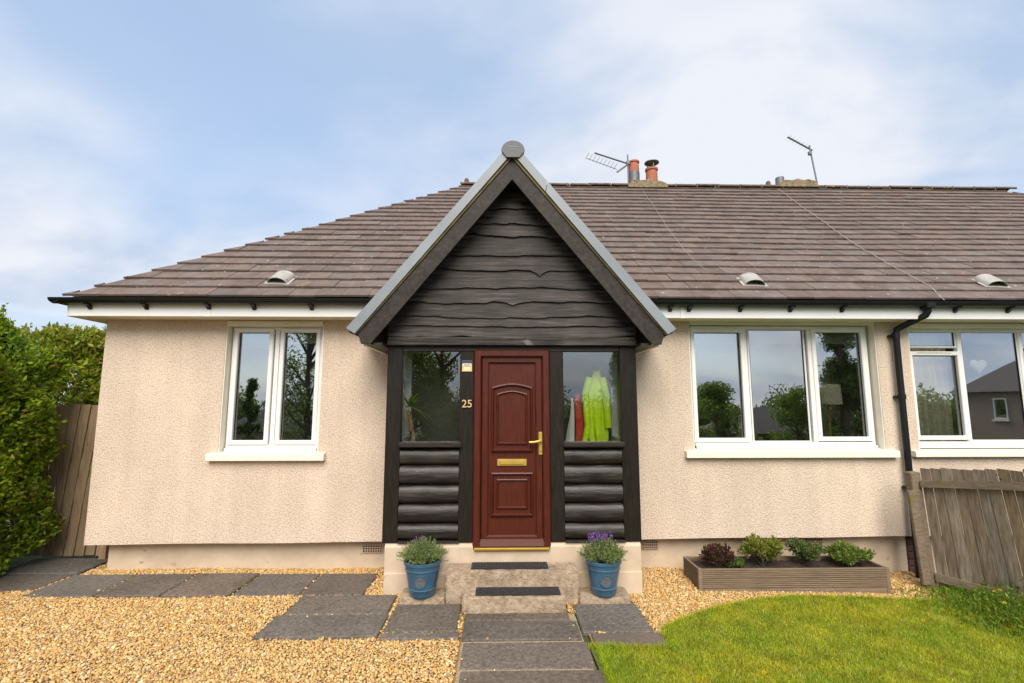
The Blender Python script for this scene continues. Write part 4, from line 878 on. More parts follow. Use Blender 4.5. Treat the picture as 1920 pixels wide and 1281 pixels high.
def shrub(label, cx_, cy_, z0, rx, h, n_, pal, ls, extra=None):
    t = thing('shrub', label, 'shrub', (cx_, cy_, z0), 'shrubs in the raised bed')
    st = MB(); parts = []; nb = 16
    cl = []
    for i in range(nb):
        a = rng.uniform(0, 2 * math.pi); q = math.sqrt(rng.uniform(0, 1)); e = Vector((cx_ + rx * q * math.cos(a), cy_ + rx * .8 * q * math.sin(a), z0 + h * (.45 + .5 * rng.uniform() * (1.1 - .4 * q))))
        st.tube([(cx_, cy_, z0 - .02), ((cx_ + e.x) / 2, (cy_ + e.y) / 2, z0 + (e.z - z0) * .6), e], [.006, .004, .002], 5); cl.append(e)
    st.build('stems', m_bark, t)
    C_ = np.array([tuple(e) for e in cl])[rng.integers(0, nb, n_)]
    off = unit(rng.normal(0, 1, (n_, 3))) * (rng.uniform(0, 1, (n_, 1)) ** .4) * np.array([rx * .48, rx * .44, h * .26]); Pp = C_ + off; Pp[:, 2] = np.maximum(Pp[:, 2], z0 + .01)
    D = unit(off + np.array([0, 0, .03]) + rng.normal(0, .03, (n_, 3)))
    cols = pick(n_, pal, .22)
    V, F, c = leaves(Pp, D, rng.uniform(.7, 1.2, n_) * ls, rng.uniform(.35, .5, n_) * ls, cols)
    link('foliage', fast_mesh('foliage', V, F, c), m_leaf, t); return t
shrub('small dark red leaved shrub at the left end of the raised bed', 2.33, 5.5, .13, .14, .22, 1400, [(.10, .03, .028), (.16, .045, .035), (.06, .025, .022), (.12, .07, .04), (.09, .10, .03)], .042)
shrub('low fresh green plant beside the dark red shrub in the bed', 2.50, 5.46, .12, .085, .10, 400, [(.10, .17, .03), (.14, .22, .04), (.08, .13, .03)], .035)
shrub('tallest yellow green shrub in the raised bed', 2.84, 5.52, .13, .185, .29, 2100, [(.20, .25, .03), (.27, .29, .04), (.14, .20, .03), (.24, .21, .04)], .042)
shrub('round mid green shrub under the air vent in the raised bed', 3.30, 5.52, .13, .15, .25, 1700, [(.12, .19, .05), (.17, .24, .06), (.09, .14, .04), (.18, .16, .07)], .040)
shrub('spreading green shrub at the right end of the raised bed', 3.79, 5.52, .12, .185, .205, 1800, [(.12, .20, .03), (.18, .27, .04), (.09, .15, .03), (.26, .25, .05)], .042)

# ================================================================== FENCES
fence = thing('board_fence', 'leaning weathered timber fence between the two front gardens', 'fence', (4.6, 5.45, -.09))
FA = Vector((4.66, 5.46, -.10)); FB = Vector((5.05, 4.60, -.10)); fd = (FB - FA); flen = fd.length; fd.normalize(); fn = Vector((-fd.y, fd.x, 0))  # points to the neighbour (+x)
if fn.x < 0: fn = -fn
def fpt(s, h, out=0.0):
    a = R(3.5 + 5.0 * min(1.6, s / flen)); q = FA + fd * s
    return q + Vector((-math.sin(a), 0, math.cos(a))) * h + fn * out
def fboard(s0, s1, h0, h1, o0, o1, name, m):
    b = MB(); c_ = [(s0, h0, o0), (s1, h0, o0), (s1, h0, o1), (s0, h0, o1), (s0, h1, o0), (s1, h1, o0), (s1, h1, o1), (s0, h1, o1)]
    b.add([fpt(*q) for q in c_], [(0, 3, 2, 1), (4, 5, 6, 7), (0, 1, 5, 4), (1, 2, 6, 5), (2, 3, 7, 6), (3, 0, 4, 7)]); return b.build(name, m, fence)
ps = .0
post = MB(); post.cbox(-.055, .055, -.05, .05, -.1, 1.17, .008, Matrix.Translation((4.615, 5.49, -.05)) @ Matrix.Rotation(R(-3.0), 4, 'Y')); post.build('post', m_frail, fence)
MB().cbox(-.045, .045, -.02, .02, 0, .98, .006, Matrix.Translation((4.545, 5.43, -.05)) @ Matrix.Rotation(R(-4), 4, 'Y')).build('post', m_frail, fence)
s = .03; bw = .094; i = 0
while s < 2.0:
    fboard(s, s + bw, -.02 + rng.uniform(0, .02), 1.27 + .10 * min(1.2, s / flen) + rng.normal(0, .006), .012 + .012 * (i % 2) * .3, .030 + .012 * (i % 2) * .3, 'board', m_fence); s += bw + .006 + abs(rng.normal(0, .004)); i += 1
for h0 in (1.06, .09):
    b = MB(); n_ = 14; 
    for k in range(n_ + 1):
        ss = .03 + 2.0 * k / n_; dh = .12 * min(1, ss / flen) if h0 > 1 else 0
        b.v += [fpt(ss, h0 + dh, -.035), fpt(ss, h0 + dh, .010), fpt(ss, h0 + .075 + dh, .010), fpt(ss, h0 + .075 + dh, -.025)]
    for k in range(n_): b.f += [(k * 4 + q, k * 4 + (q + 1) % 4, k * 4 + 4 + (q + 1) % 4, k * 4 + 4 + q) for q in range(4)]
    b.f += [(0, 1, 2, 3), (n_ * 4 + 3, n_ * 4 + 2, n_ * 4 + 1, n_ * 4)]
    b.build('rail', m_frail, fence)
gate = thing('side_gate', 'brown vertical board gate between the hedge and the house', 'gate', (-5.3, 6.37, 0))
sh = Matrix(((1, 0, .085, 0), (0, 1, 0, 0), (0, 0, 1, 0), (0, 0, 0, 1)))
x = -5.98; i = 0
while x < -4.72:
    zt = 1.86 if x > -5.62 else 1.84
    MB().cbox(x, x + .112, 6.37, 6.392, .02 + rng.uniform(0, .012), zt + rng.normal(0, .004), .004, sh).build('board', m_gate, gate); x += .128; i += 1
for z in (.25, .95, 1.62): MB().cbox(-6.0, -4.75, 6.393, 6.43, z, z + .09, .004, sh).build('rail', m_gate, gate)
MB().cbox(-4.86, -4.78, 6.30, 6.368, -.02, 1.75, .005).build('post', m_gate, gate)

# ================================================================== HEDGES
def hedge(name, label, boxes, n_, pal, ls, shoot_pal=None, cat='hedge'):
    t = thing(name, label, cat, (boxes[0][0], boxes[0][2], 0)); parts = []; st = MB()
    tot = sum((b[1] - b[0]) * (b[3] - b[2]) * (b[5] - b[4]) for b in boxes)
    for (x0, x1, y0, y1, z0, z1) in boxes:
        k = int(n_ * (x1 - x0) * (y1 - y0) * (z1 - z0) / tot)
        u = rng.uniform(-1, 1, (k, 3)); ax = rng.integers(0, 3, k); sg = np.where(rng.uniform(0, 1, k) < .5, -1, 1.); dep = rng.gamma(1.3, .09, k)
        u[np.arange(k), ax] = sg * (1 - dep); half = np.array([(x1 - x0) / 2, (y1 - y0) / 2, (z1 - z0) / 2]); ctr = np.array([(x0 + x1) / 2, (y0 + y1) / 2, (z0 + z1) / 2])
        r_ = (np.abs(u) ** 5).sum(1) ** (1 / 5.); u = u / np.maximum(1, r_)[:, None]
        Pp = ctr + u * half
        bump_ = .11 * np.sin(Pp[:, 0] * 5.3 + Pp[:, 2] * 3.1) * np.sin(Pp[:, 1] * 4.7 + 1) + .09 * np.sin(Pp[:, 2] * 6.1 + Pp[:, 1] * 5) + .07 * np.sin(Pp[:, 2] * 14 + 2 * np.sin(Pp[:, 1] * 11)) * np.sin(Pp[:, 1] * 13 + Pp[:, 0] * 9)
        Nn = unit(u ** 3 + 1e-6); Pp = Pp + Nn * bump_[:, None] + rng.normal(0, .025, (k, 3))
        # shoots sticking out of the top
        D = unit(Nn * .8 + rng.normal(0, .6, (k, 3)) + [0, 0, .25])
        parts.append(leaves(Pp, D, rng.uniform(.7, 1.25, k) * ls, rng.uniform(.45, .62, k) * ls, pick(k, pal, .25)))
        ns = int(90 * (x1 - x0) * (y1 - y0))
        for _ in range(ns):
            b0 = np.array([rng.uniform(x0 + .1, x1 - .02), rng.uniform(y0 + .05, y1 - .05), z1 - .12]); hh = rng.uniform(.08, .32); d_ = np.array([rng.normal(0, .25), rng.normal(0, .25), 1.0]); m_ = int(hh / .016)
            tt = np.linspace(0, hh, m_); pp_ = b0 + d_ * tt[:, None] + rng.normal(0, .008, (m_, 3)); dd = unit(rng.normal(0, 1, (m_, 3)) + [0, 0, .7])
            parts.append(leaves(pp_ + dd * .015, dd, rng.uniform(.6, 1.0, m_) * ls, rng.uniform(.4, .55, m_) * ls, pick(m_, shoot_pal or pal, .2)))  # new growth on top has its own leaf palette
        for _ in range(int(14 * (x1 - x0) * (y1 - y0)) + 3):
            xb, yb = rng.uniform(x0 + .4, x1 - .5), rng.uniform(y0 + .35, y1 - .35)
            st.tube([(xb, yb, 0), (xb + rng.normal(0, .08), yb + rng.normal(0, .08), z1 * .4), (xb + rng.normal(0, .08), yb + rng.normal(0, .08), z1 * .75)], [.022, .014, .005], 5)
    V, F, c = join(parts); link('foliage', fast_mesh('foliage', V, F, c), m_leaf, t); st.build('stems', m_bark, t)
HP = [(0.224, 0.349, 0.012), (0.296, 0.419, 0.016), (0.144, 0.244, 0.011), (0.404, 0.489, 0.023), (0.251, 0.375, 0.014), (0.179, 0.157, 0.039)]
hedge('privet_hedge', 'dense bright green hedge at the left edge in front of the gate', [(-6.9, -5.62, 4.3, 5.9, .75, 2.84), (-6.3, -5.26, 4.6, 6.15, .75, 2.50), (-6.6, -5.36, 4.35, 6.15, .0, .98)], 110000, HP, .060, [(.19, .31, .03), (.25, .36, .04), (.13, .24, .025)])
hedge('beech_shrub', 'taller yellow green shrub showing over the side gate', [(-7.4, -5.45, 6.75, 7.6, 1.1, 2.78)], 42000, [(.27, .35, .024), (.37, .42, .032), (.18, .26, .02), (.42, .38, .07)], .075, [(.30, .33, .04), (.36, .30, .07), (.24, .30, .03)], 'shrub')

# ================================================================== WEEDS AND BUTTERCUPS BY THE FENCE
n = 3600
wx = rng.normal(4.72, .30, n).clip(4.0, 5.3); wy = rng.normal(4.72, .32, n).clip(3.9, 5.35); k = wx > 4.05 + (5.3 - wy) * .0; wx, wy = wx[k], wy[k]; n = len(wx)
fall = np.exp(-((wx - 4.85) / .38) ** 2 - ((wy - 4.75) / .45) ** 2)
wt = thing('weed_clump', 'tall grass and weeds growing along the foot of the fence', 'weeds', (4.7, 4.8, -.09))
A1 = blades(wx, wy, GZ(wx) - .01, rng.uniform(.05, .12, n) + .20 * fall * rng.uniform(.3, 1, n), rng.uniform(.004, .007, n), rng.uniform(.2, 1.0, n), pick(n, [(.17, .28, .015), (.22, .32, .02), (.13, .22, .014), (.32, .34, .06)], .2))
link('long_grass', fast_mesh('long_grass', *A1), m_grass, wt)
m_ = 2600; ix = rng.integers(0, n, m_); pp_ = np.stack([wx[ix], wy[ix], GZ(wx[ix]) + rng.uniform(.02, .26, m_) * (fall[ix] + .15)], 1)
A2 = leaves(pp_, rng.normal(0, 1, (m_, 3)) + [0, 0, .3], rng.uniform(.02, .045, m_), rng.uniform(.012, .022, m_), pick(m_, [(.12, .23, .018), (.16, .28, .02), (.22, .32, .035)], .2))
link('leaves', fast_mesh('leaves', *A2), m_leaf, wt)
BC = [(5.00, 5.28, .14, 'highest yellow buttercup in front of the fence boards'), (5.27, 5.15, .13, 'yellow buttercup bloom at the right edge below the fence'), (4.66, 4.80, .105, 'left of two neighbouring yellow buttercups in the weeds'), (4.735, 4.82, .11, 'right of two neighbouring yellow buttercups in the weeds'), (4.50, 4.55, .10, 'lowest yellow buttercup below the neighbouring pair'), (3.62, 4.40, .02, 'lone tiny yellow buttercup in the mown lawn'), (1.82, 3.62, .02, 'single yellow flower in the lawn near the path')]
for (x_, y_, z_, lbl) in BC:
    t = thing('buttercup', lbl, 'flower', (x_, y_, gz(x_)), 'buttercups')
    MB().tube([(x_ + .02, y_ + .01, gz(x_) - .01), (x_ + .01, y_, z_ * .6), (x_, y_, z_)], .0018, 5).build('stem', m_leafstem, t)
    kk = 12; a = np.arange(kk) * 2 * np.pi / 6; D = np.stack([np.cos(a) * (1 - .5 * (np.arange(kk) > 5)), np.sin(a) * (1 - .5 * (np.arange(kk) > 5)), np.full(kk, .45) + .6 * (np.arange(kk) > 5)], 1); D = unit(D)
    V, F, c = leaves(np.array([[x_, y_, z_]]) + D * .008, D, .019, .016, np.tile([[.80, .58, .01]], (kk, 1)), .1, unit(np.cross(D, np.array([[0., 0, 1]])) + 1e-6))
    link('petals', fast_mesh('petals', V, F, c), m_petal, t)

# ================================================================== THINGS SEEN THROUGH THE GLASS
def garment(name, label, cat, cx_, cy_, z0, z1, prof, m, folds, seed):
    r_ = random.Random(seed); b = MB(); sg, nr = 40, 22; ph = [r_.uniform(0, 6) for _ in range(3)]
    for j in range(nr + 1):
        f_ = j / nr; z = z1 + (z0 - z1) * f_; i = f_ * (len(prof) - 1); k = min(int(i), len(prof) - 2); wd = prof[k] + (prof[k + 1] - prof[k]) * (i - k)
        for q in range(sg):
            a = 2 * math.pi * q / sg; am = 1 + .22 * f_ * math.sin(a * folds + ph[0] + f_ * 2) + .10 * f_ * math.sin(a * (folds + 3) + ph[1])
            b.v.append((cx_ + wd * math.cos(a) * am + .015 * math.sin(f_ * 5 + ph[2]), cy_ + min(.075, wd * .7) * math.sin(a) * am, z + .01 * math.sin(a * 3 + ph[1]) * f_))
    b.f = [(j * sg + q, j * sg + (q + 1) % sg, (j + 1) * sg + (q + 1) % sg, (j + 1) * sg + q) for j in range(nr) for q in range(sg)] + [tuple(range(sg))]
    t = thing(name, label, cat, (cx_, cy_, z0)); b.build('body', m, t, True); return t
hv = garment('jacket', 'bright yellow high visibility jacket hanging behind the right porch pane', 'jacket', 1.075, 5.60, 1.42, 2.24, [.035, .07, .10, .105, .10, .105, .09], m_hivis, 5, 3)
MB().tube([(1.00, 5.57, 2.16), (.945, 5.56, 1.98), (.965, 5.55, 1.62), (.93, 5.55, 1.45)], [.045, .042, .036, .034], 10).build('sleeve', m_hivis, hv, True)
MB().tube([(1.14, 5.57, 2.16), (1.18, 5.56, 1.95), (1.195, 5.55, 1.60)], [.045, .045, .04], 10).build('sleeve', m_hivis, hv, True)
garment('coat', 'dark red coat hanging beside the yellow jacket in the porch', 'coat', .885, 5.64, 1.25, 1.98, [.03, .055, .065, .07, .075], m_red, 4, 5)
garment('coat', 'pale grey coat hanging left of the red coat in the porch', 'coat', .79, 5.62, 1.25, 1.93, [.012, .022, .035, .045, .05], m_pale, 4, 8)
yc = thing('yucca_plant', 'yucca with bare slanting trunk behind the left porch pane', 'houseplant', (-.93, 5.42, .48))
MB().lathe([(.08, .48), (.11, .70), (.12, .71), (.10, .71), (.09, .66), (.001, .66)], -.93, 5.42, 20).build('pot', m_bluep, yc, True)
MB().tube([(-.92, 5.42, .66), (-.935, 5.42, 1.3), (-.96, 5.43, 1.5), (-1.0, 5.43, 1.72), (-1.03, 5.43, 1.80)], [.03, .028, .028, .026, .022], 10).build('trunk', mat('yucca_bark', [(.3, (.20, .11, .05)), (.7, (.42, .27, .14))], 18, 5, .9, (40, 1, .02), stretch=(1, 1, 2)), yc, True)
def straps(center, n_, ln, wd, par, name, pal):
    b = MB(); cols = []
    for i in range(n_):
        a = rng.uniform(0, 2 * math.pi); el = rng.uniform(-.2, 1.2); d = Vector((math.cos(a) * math.cos(el), .55 * math.sin(a) * math.cos(el), math.sin(el))).normalized(); s_ = d.cross(Vector((0, 0, 1)))
        s_ = s_.normalized() if s_.length > .01 else Vector((1, 0, 0)); l_ = ln * rng.uniform(.7, 1.15); o = len(b.v)
        for k in range(6):
            f_ = k / 5; p = Vector(center) + d * l_ * f_ + Vector((0, 0, -.35 * l_ * f_ * f_)); w_ = wd * (1 - f_) ** .7 * (.6 + .4 * min(1, f_ * 5))
            b.v += [tuple(p - s_ * w_), tuple(p + s_ * w_)]
        b.f += [(o + 2 * k, o + 2 * k + 1, o + 2 * k + 3, o + 2 * k + 2) for k in range(5)]; cols += [pal[i % len(pal)]] * 12
    me = fast_mesh(name, b.v, b.f, np.array(cols)); return link(name, me, m_leaf, par)
straps((-1.01, 5.42, 1.84), 34, .30, .018, yc, 'leaves', [(.34, .46, .08), (.48, .55, .14), (.22, .34, .06)])
straps((-.98, 5.42, 1.55), 9, .17, .013, yc, 'leaves', [(.22, .33, .06), (.14, .24, .05)])
def blind(label, x0, x1, z0, z1, y):
    t = thing('roller_blind', label, 'blind', ((x0 + x1) / 2, y, z1), 'roller blinds')
    MB().box(x0, x1, y, y + .004, z0, z1).build('fabric', m_blind, t); MB().tube([(x0, y + .02, z1), (x1, y + .02, z1)], .02, 10).build('roller', m_blind, t, True); MB().cbox(x0, x1, y - .006, y + .009, z0 - .015, z0, .003).build('bottom_bar', m_blind, t)
blind('rolled up cream blind at the top of the narrow left window', -3.22, -2.18, 2.615, 2.78, W + .20)
blind('rolled up cream blind at the top of the wide right window', 2.34, 4.50, 2.625, 2.80, W + .20)
lamp = thing('floor_lamp', 'floor lamp with cream drum shade behind the wide right window', 'lamp', (4.20, 6.28, .47))
MB().lathe([(.15, 2.11), (.16, 1.86), (.157, 1.86), (.147, 2.11)], 4.20, 6.28, 28).build('lamp_shade', m_curt, lamp, True)
MB().tube([(4.20, 6.28, .49), (4.20, 6.28, 2.05)], .012, 8).build('stem', m_brass, lamp, True)
MB().lathe([(.001, .51), (.12, .50), (.13, .475), (.001, .472)], 4.20, 6.28, 20).build('base', m_brass, lamp, True)
for (x_, y_, z_, lbl) in ((3.93, 6.25, 1.44, 'leafy houseplant at the foot of the middle pane in the wide window'), (4.37, 6.35, 1.62, 'houseplant with broad leaves in front of the floor lamp')):
    t = thing('houseplant', lbl, 'houseplant', (x_, y_, .9))
    MB().lathe([(.001, .90), (.07, .90), (.09, 1.06), (.075, 1.06), (.07, 1.03), (.001, 1.03)], x_, y_, 18).build('pot', m_pale, t, True)
    MB().lathe([(.11, .47), (.11, .895), (.001, .897)], x_, y_, 16).build('stand', m_dark, t, True)
    MB().tube([(x_, y_, 1.03), (x_ + .01, y_, z_)], .007, 6).build('stem', m_leafstem, t)
    k = 26; D = unit(rng.normal(0, 1, (k, 3)) * [1, .8, .6] + [0, 0, .3]); V, F, c = leaves(np.array([[x_ + .01, y_, z_]]) - np.array([[0, 0, .2]]) * rng.uniform(0, 1, (k, 1)) + D * .09, D, .15, .07, pick(k, [(.12, .24, .03), (.20, .33, .05), (.07, .15, .02)], .2)); link('leaves', fast_mesh('leaves', V, F, c), m_leaf, t)
def curtain(label, x0, x1, y, z0, z1, swp=0.0):
    b = MB(); n_ = 70; rows = 10
    for j in range(rows + 1):
        f_ = j / rows; z = z1 + (z0 - z1) * f_
        for i in range(n_ + 1):
            u = i / n_; b.v.append((x0 + (x1 - x0) * u * (1 - .12 * f_) + swp * f_, y + .028 * math.sin(u * 42) * (.6 + .4 * f_) + .01 * math.sin(u * 17 + f_ * 3), z))
    b.f = [(j * (n_ + 1) + i, j * (n_ + 1) + i + 1, (j + 1) * (n_ + 1) + i + 1, (j + 1) * (n_ + 1) + i) for j in range(rows) for i in range(n_)]
    t = thing('curtain', label, 'curtain', (x0, y, z0)); o = b.build('cloth', m_curt, t, True); so_ = o.modifiers.new('solid', 'SOLIDIFY'); so_.thickness = .004
    MB().tube([(x0 - .1, y, z1 + .01), (x1 + .1, y, z1 + .01)], .012, 8).build('rail', m_white, t, True)
curtain('pleated cream curtain drawn to the side in the neighbouring window', 5.02, 5.60, W + .24, .9, 2.74, .06)
curtain('half seen cream curtain at the right of the wide window', 4.28, 4.70, W + .95, .6, 2.74)
ht = thing('heart_ornament', 'white heart ornament hanging in the neighbouring window', 'ornament', (5.89, 6.05, 2.30))
hp_ = [(16 * math.sin(a) ** 3, 13 * math.cos(a) - 5 * math.cos(2 * a) - 2 * math.cos(3 * a) - math.cos(4 * a)) for a in [2 * math.pi * i / 40 for i in range(40)]]
b = MB(); n_ = 40
for sc_, y_ in ((.55, -.022), (.85, -.014), (1, 0), (.85, .014), (.55, .022)): b.v += [(5.95 + a * .0066 * sc_, 5.99 + y_, 2.335 + c_ * .0066 * sc_) for a, c_ in hp_]
for q in range(4): b.f += [(q * n_ + i, q * n_ + (i + 1) % n_, (q + 1) * n_ + (i + 1) % n_, (q + 1) * n_ + i) for i in range(n_)]
b.f += [tuple(range(n_)), tuple(range(5 * n_ - 1, 4 * n_ - 1, -1))]
b.build('heart', m_white, ht, True); MB().tube([(5.95, 5.99, 2.40), (5.945, 5.99, 2.78)], .0015, 4).build('string', m_pale, ht)
fl = thing('flower_posy', 'small red and orange flowers on the sill of the neighbouring window', 'flowers', (5.33, 6.13, 1.40))
MB().lathe([(.001, 1.38), (.05, 1.38), (.07, 1.43), (.06, 1.43), (.001, 1.41)], 5.33, 6.13, 16).build('bowl', m_white, fl, True)
k = 90; V, F, c = leaves(np.array([[5.33, 6.13, 1.46]]) + rng.normal(0, 1, (k, 3)) * [.05, .03, .025], rng.normal(0, 1, (k, 3)), .035, .026, pick(k, [(.6, .08, .03), (.7, .25, .04), (.65, .12, .12), (.15, .25, .05)], .2)); link('blooms', fast_mesh('blooms', V, F, c), m_petal, fl)
bxm = MB().cbox(5.50, 5.74, W + .30, W + .45, 1.37, 1.56, .015); rd = thing('radio', 'dark box on the sill beside the curtain in the neighbouring window', 'box', (5.62, 6.2, 1.37)); bxm.build('case', m_dark, rd); MB().tube([(5.70, 6.2, 1.56), (5.74, 6.2, 1.78)], .004, 6).build('antenna', m_grey, rd)
for k in range(2): MB().tube([(5.56 + k * .11, W + .299, 1.46), (5.56 + k * .11, W + .29, 1.46)], .04, 16).build('speaker', m_grey, rd)
st = thing('exercise_bike', 'dark exercise bike just inside the narrow left window', 'exercise bike', (-2.45, 6.6, .47))
for nm_, pts_, r_ in (('frame', [(-2.75, 6.7, .55), (-2.45, 6.6, .95), (-2.36, 6.55, 1.5)], .025), ('frame', [(-2.2, 6.5, .55), (-2.45, 6.6, .95)], .025), ('handlebar', [(-2.62, 6.5, 1.62), (-2.5, 6.45, 1.60), (-2.36, 6.5, 1.54), (-2.24, 6.6, 1.58)], .016), ('seat_post', [(-2.6, 6.66, .8), (-2.72, 6.7, 1.25)], .02), ('foot', [(-2.75, 6.45, .5), (-2.75, 6.95, .5)], .025), ('foot', [(-2.2, 6.25, .5), (-2.2, 6.75, .5)], .025)): MB().tube(pts_, r_, 8).build(nm_, m_dark, st, True)
MB().cbox(-2.42, -2.28, 6.49, 6.52, 1.53, 1.63, .01).build('display', m_pale, st); MB().cbox(-2.84, -2.60, 6.62, 6.78, 1.25, 1.31, .02).build('saddle', m_dark, st)

# ================================================================== ACROSS THE STREET (mirrored in the panes)
tag(sheet([(-60, -12.0), (60, -12.0), (60, -7.0), (-60, -7.0)], 0).build('road', m_road), kind='structure')
rd_ = bpy.data.objects['road']
for v in rd_.data.vertices: v.co.z = 0
bm = bmesh.new(); bm.from_mesh(rd_.data)
for yk in (-8, -9, -10, -11): bmesh.ops.bisect_plane(bm, geom=bm.verts[:] + bm.edges[:] + bm.faces[:], plane_co=(0, yk, 0), plane_no=(0, 1, 0))
for v in bm.verts: v.co.z = back(v.co.y) + gz(v.co.x) + .02
bm.to_mesh(rd_.data); bm.free()
def tree(label, x, y, h, r, kind, n_, pal, ls, zlow=.25):
    z0 = back(y) - .1; t = thing('tree', label, 'tree', (x, y, z0), 'trees across the street')
    tr = MB(); tr.tube([(x, y, z0), (x + .1, y, z0 + h * .3), (x - .05, y + .1, z0 + h * .7), (x, y, z0 + h * .95)], [h * .016, h * .013, h * .007, .02], 8)
    cl = []
    nb = 46 if kind == 'pine' else 34
    for i in range(nb):
        f_ = rng.uniform(zlow, .98); a = rng.uniform(0, 2 * math.pi)
        if kind == 'pine': rr_ = r * (1.05 - f_) / (1.05 - zlow) * rng.uniform(.5, 1.05)
        else: rr_ = r * math.sin(math.pi * min(1, (f_ - zlow) / (1 - zlow) * .85 + .12)) * rng.uniform(.35, 1.0)
        e = (x + rr_ * math.cos(a), y + rr_ * math.sin(a), z0 + h * f_ + (-.05 * h if kind == 'pine' else .03 * h)); cl.append(e)
        tr.tube([(x, y, z0 + h * f_ * .85), ((x + e[0]) / 2, (y + e[1]) / 2, z0 + h * f_ * .94), e], [h * .008, h * .005, .01], 5)
    tr.build('trunk', m_bark, t)
    C_ = np.array(cl)[rng.integers(0, nb, n_)]; sp_ = np.array([r * .17, r * .17, h * (.022 if kind == 'pine' else .045)]); Pp = C_ + unit(rng.normal(0, 1, (n_, 3))) * (rng.uniform(0, 1, (n_, 1)) ** .45) * sp_ * 1.9
    if kind == 'pine':   # foliage strung along the limbs
        q = rng.uniform(.15, 1, (n_, 1)); Pp[:, :2] = np.array([[x, y]]) + (C_[:, :2] - [x, y]) * q + rng.normal(0, r * .06, (n_, 2))
    V, F, c = leaves(Pp, rng.normal(0, 1, (n_, 3)), rng.uniform(.7, 1.3, n_) * ls, rng.uniform(.4, .6, n_) * ls, pick(n_, pal, .25)); link('crown', fast_mesh('crown', V, F, c), m_leaf, t)
DK = [(.10, .16, .035), (.14, .21, .045), (.08, .13, .03)]; MG = [(.18, .27, .04), (.25, .33, .05), (.13, .20, .035)]
tree('airy tree mirrored in the right pane of the narrow window', -9.7, -13.0, 11.5, 1.8, 'leafy', 9000, MG, .17, .14)
tree('dark bushy tree mirrored in the left porch pane', -2.75, -12.6, 10.5, 2.5, 'leafy', 17000, MG + [(.22, .29, .05)], .22, .06)
tree('dark tree mirrored at the left edge of the left porch pane', -4.9, -16.0, 9.5, 2.6, 'leafy', 16000, MG, .19, .06)
tree('tree mirrored at the edge of the right porch pane', 6.0, -14.5, 9.5, 1.9, 'pine', 13000, DK, .17, .06)
tree('tall conifer mirrored in the right pane of the wide window', 17.8, -13.5, 13.0, 2.3, 'pine', 24000, DK, .18, .08)
tree('low round tree mirrored low in the wide window', 12.0, -15.5, 6.4, 2.2, 'leafy', 11000, MG, .18, .1)
tree('second low tree mirrored beside the roof in the wide window', 19.8, -21.0, 6.3, 1.9, 'leafy', 8000, MG, .19, .1)
tree('small tree mirrored low in the narrow left window', -13.0, -14.0, 7.0, 1.5, 'pine', 9000, DK, .17, .05)
tree('thin tree mirrored between the low trees in the wide window', 14.2, -19.0, 5.6, 1.4, 'leafy', 6000, MG, .17, .1)
hedge('garden_hedge', 'dark hedge across the street mirrored low in the windows', [(-20, 2, -14.5, -13.3, -3.6, -.4)], 26000, DK, .16)
hedge('garden_hedge', 'far hedge across the street behind the low round tree', [(3, 24, -33, -31.8, -3.7, .6)], 20000, MG, .26)
def far_house(label, x0, x1, y0, y1, zb_, ze, zr, wins):
    t = thing('house', label, 'house', ((x0 + x1) / 2, (y0 + y1) / 2, zb_), 'houses across the street')
    MB().box(x0, x1, y0, y1, zb_, ze).build('wall', m_beige, t); o_ = .35; ym = (y0 + y1) / 2; inset = (y1 - y0) / 2 * .9
    b = MB(); b.add([(x0 - o_, y0 - o_, ze), (x1 + o_, y0 - o_, ze), (x1 + o_, y1 + o_, ze), (x0 - o_, y1 + o_, ze), (x0 + inset, ym, zr), (x1 - inset, ym, zr)], [(0, 1, 5, 4), (1, 2, 5), (2, 3, 4, 5), (3, 0, 4), (3, 2, 1, 0)]); b.build('roof', m_slate, t)
    for (wx0, wx1, wz0, wz1) in wins:
        f = MB().ring(wx0, wx1, wz0, wz1, .08, 0, .06); f.v = [(a, y1 + .065 - b_, c_) for a, b_, c_ in f.v]; fo_ = f.build('window', m_white, t)
        MB().box(wx0 + .08, wx1 - .08, y1 + .006, y1 + .02, wz0 + .08, wz1 - .08).build('pane', GLASS, fo_); MB().box(wx0 - .1, wx1 + .1, y1 + .002, y1 + .14, wz0 - .12, wz0 - .01).build('sill', m_cream, fo_)
    MB().tube([(x0 + .3, y1 + .08, zb_), (x0 + .3, y1 + .08, ze)], .05, 8).build('downpipe', m_black, t)
    return t
far_house('low bungalow across the street mirrored in the wide window', 16.6, 23.6, -29, -22.5, -4.0, -.2, 1.6, [(18, 19.4, -2.2, -1.0), (21, 22.4, -2.2, -1.0)])
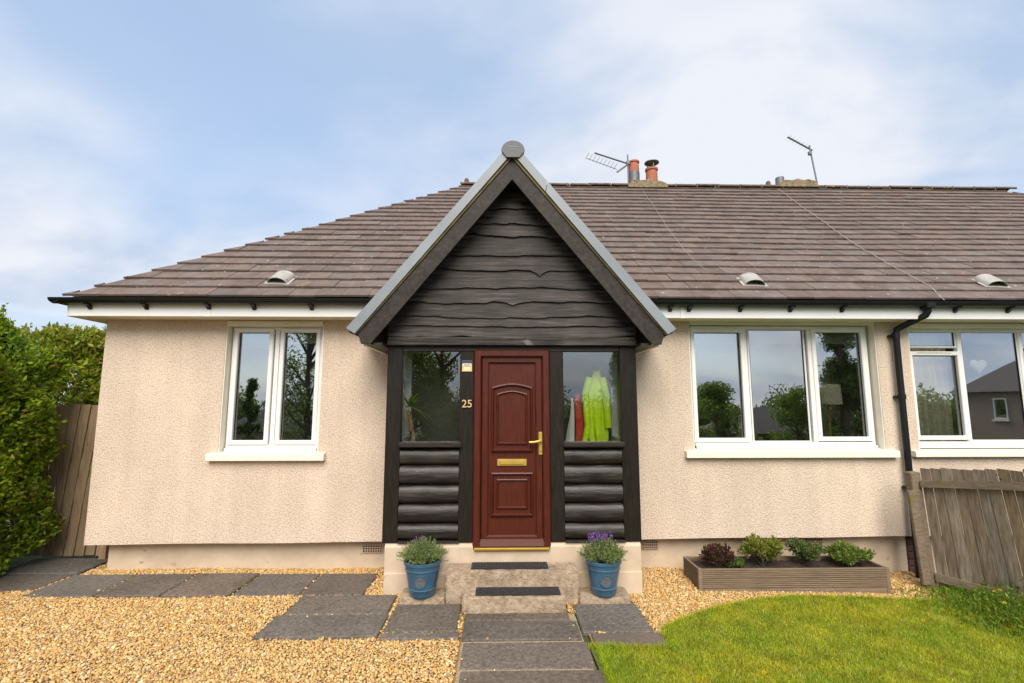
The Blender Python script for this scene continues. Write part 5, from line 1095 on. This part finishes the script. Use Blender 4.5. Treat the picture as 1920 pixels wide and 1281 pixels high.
h2 = far_house('two storey house mirrored in the neighbouring window', 31.0, 43.0, -21, -12.0, -3.9, 2.6, 6.4, [(33, 34.4, .6, 2.0)])
for (ya_, yb_, z0_, z1_) in ((-15.0, -13.8, .8, 2.2), (-18.6, -17.8, .9, 2.2), (-20.4, -19.2, -2.4, -1.0)):
    f = MB().ring(ya_, yb_, z0_, z1_, .09, 0, .06); f.v = [(31.0 - .065 + b_, a, c_) for a, b_, c_ in f.v]; fo_ = f.build('window', m_white, h2)
    MB().box(30.98, 30.994, ya_ + .09, yb_ - .09, z0_ + .09, z1_ - .09).build('pane', GLASS, fo_); MB().box(30.85, 30.998, ya_ - .1, yb_ + .1, z0_ - .13, z0_ - .01).build('sill', m_cream, fo_)
MB().box(30.92, 30.99, -18.9, -17.9, -3.8, -1.75).build('door', m_dark, h2); MB().cbox(30.1, 30.99, -19.3, -17.4, -1.7, -1.5, .02).build('canopy', m_slate, h2)
MB().tube([(30.9, -16.8, -3.8), (30.9, -16.8, 2.6)], .06, 8).build('downpipe', m_black, h2)
far_house('grey roofed house far across the street behind the hedge', -21, -13, -32, -25, -4, -.2, 2.0, [(-19, -17.6, -2.4, -1.2)])

# a belt of far woodland closing the view down the hill
parts = []
for k in range(46):
    xc = -70 + k * 3.4 + rng.normal(0, .8); yc_ = -52 + rng.normal(0, 4); hh = rng.uniform(4.5, 8.0); m_ = 1500
    p_ = unit(rng.normal(0, 1, (m_, 3))) * (rng.uniform(0, 1, (m_, 1)) ** .4) * [2.6, 2.0, hh * .5] * (1 + .18 * np.sin(np.arange(m_) * 2.4)[:, None]) + [xc, yc_, -3.6 + hh * .5]; p_[:, 2] = np.maximum(p_[:, 2], -3.7)
    parts.append(leaves(p_, rng.normal(0, 1, (m_, 3)), rng.uniform(.3, .55, m_), rng.uniform(.2, .35, m_), pick(m_, DK + MG, .25)))
V, F, c = join(parts); tag(link('woodland', fast_mesh('woodland', V, F, c), m_leaf), 'distant belt of trees closing the view across the street', 'woodland', kind='stuff')
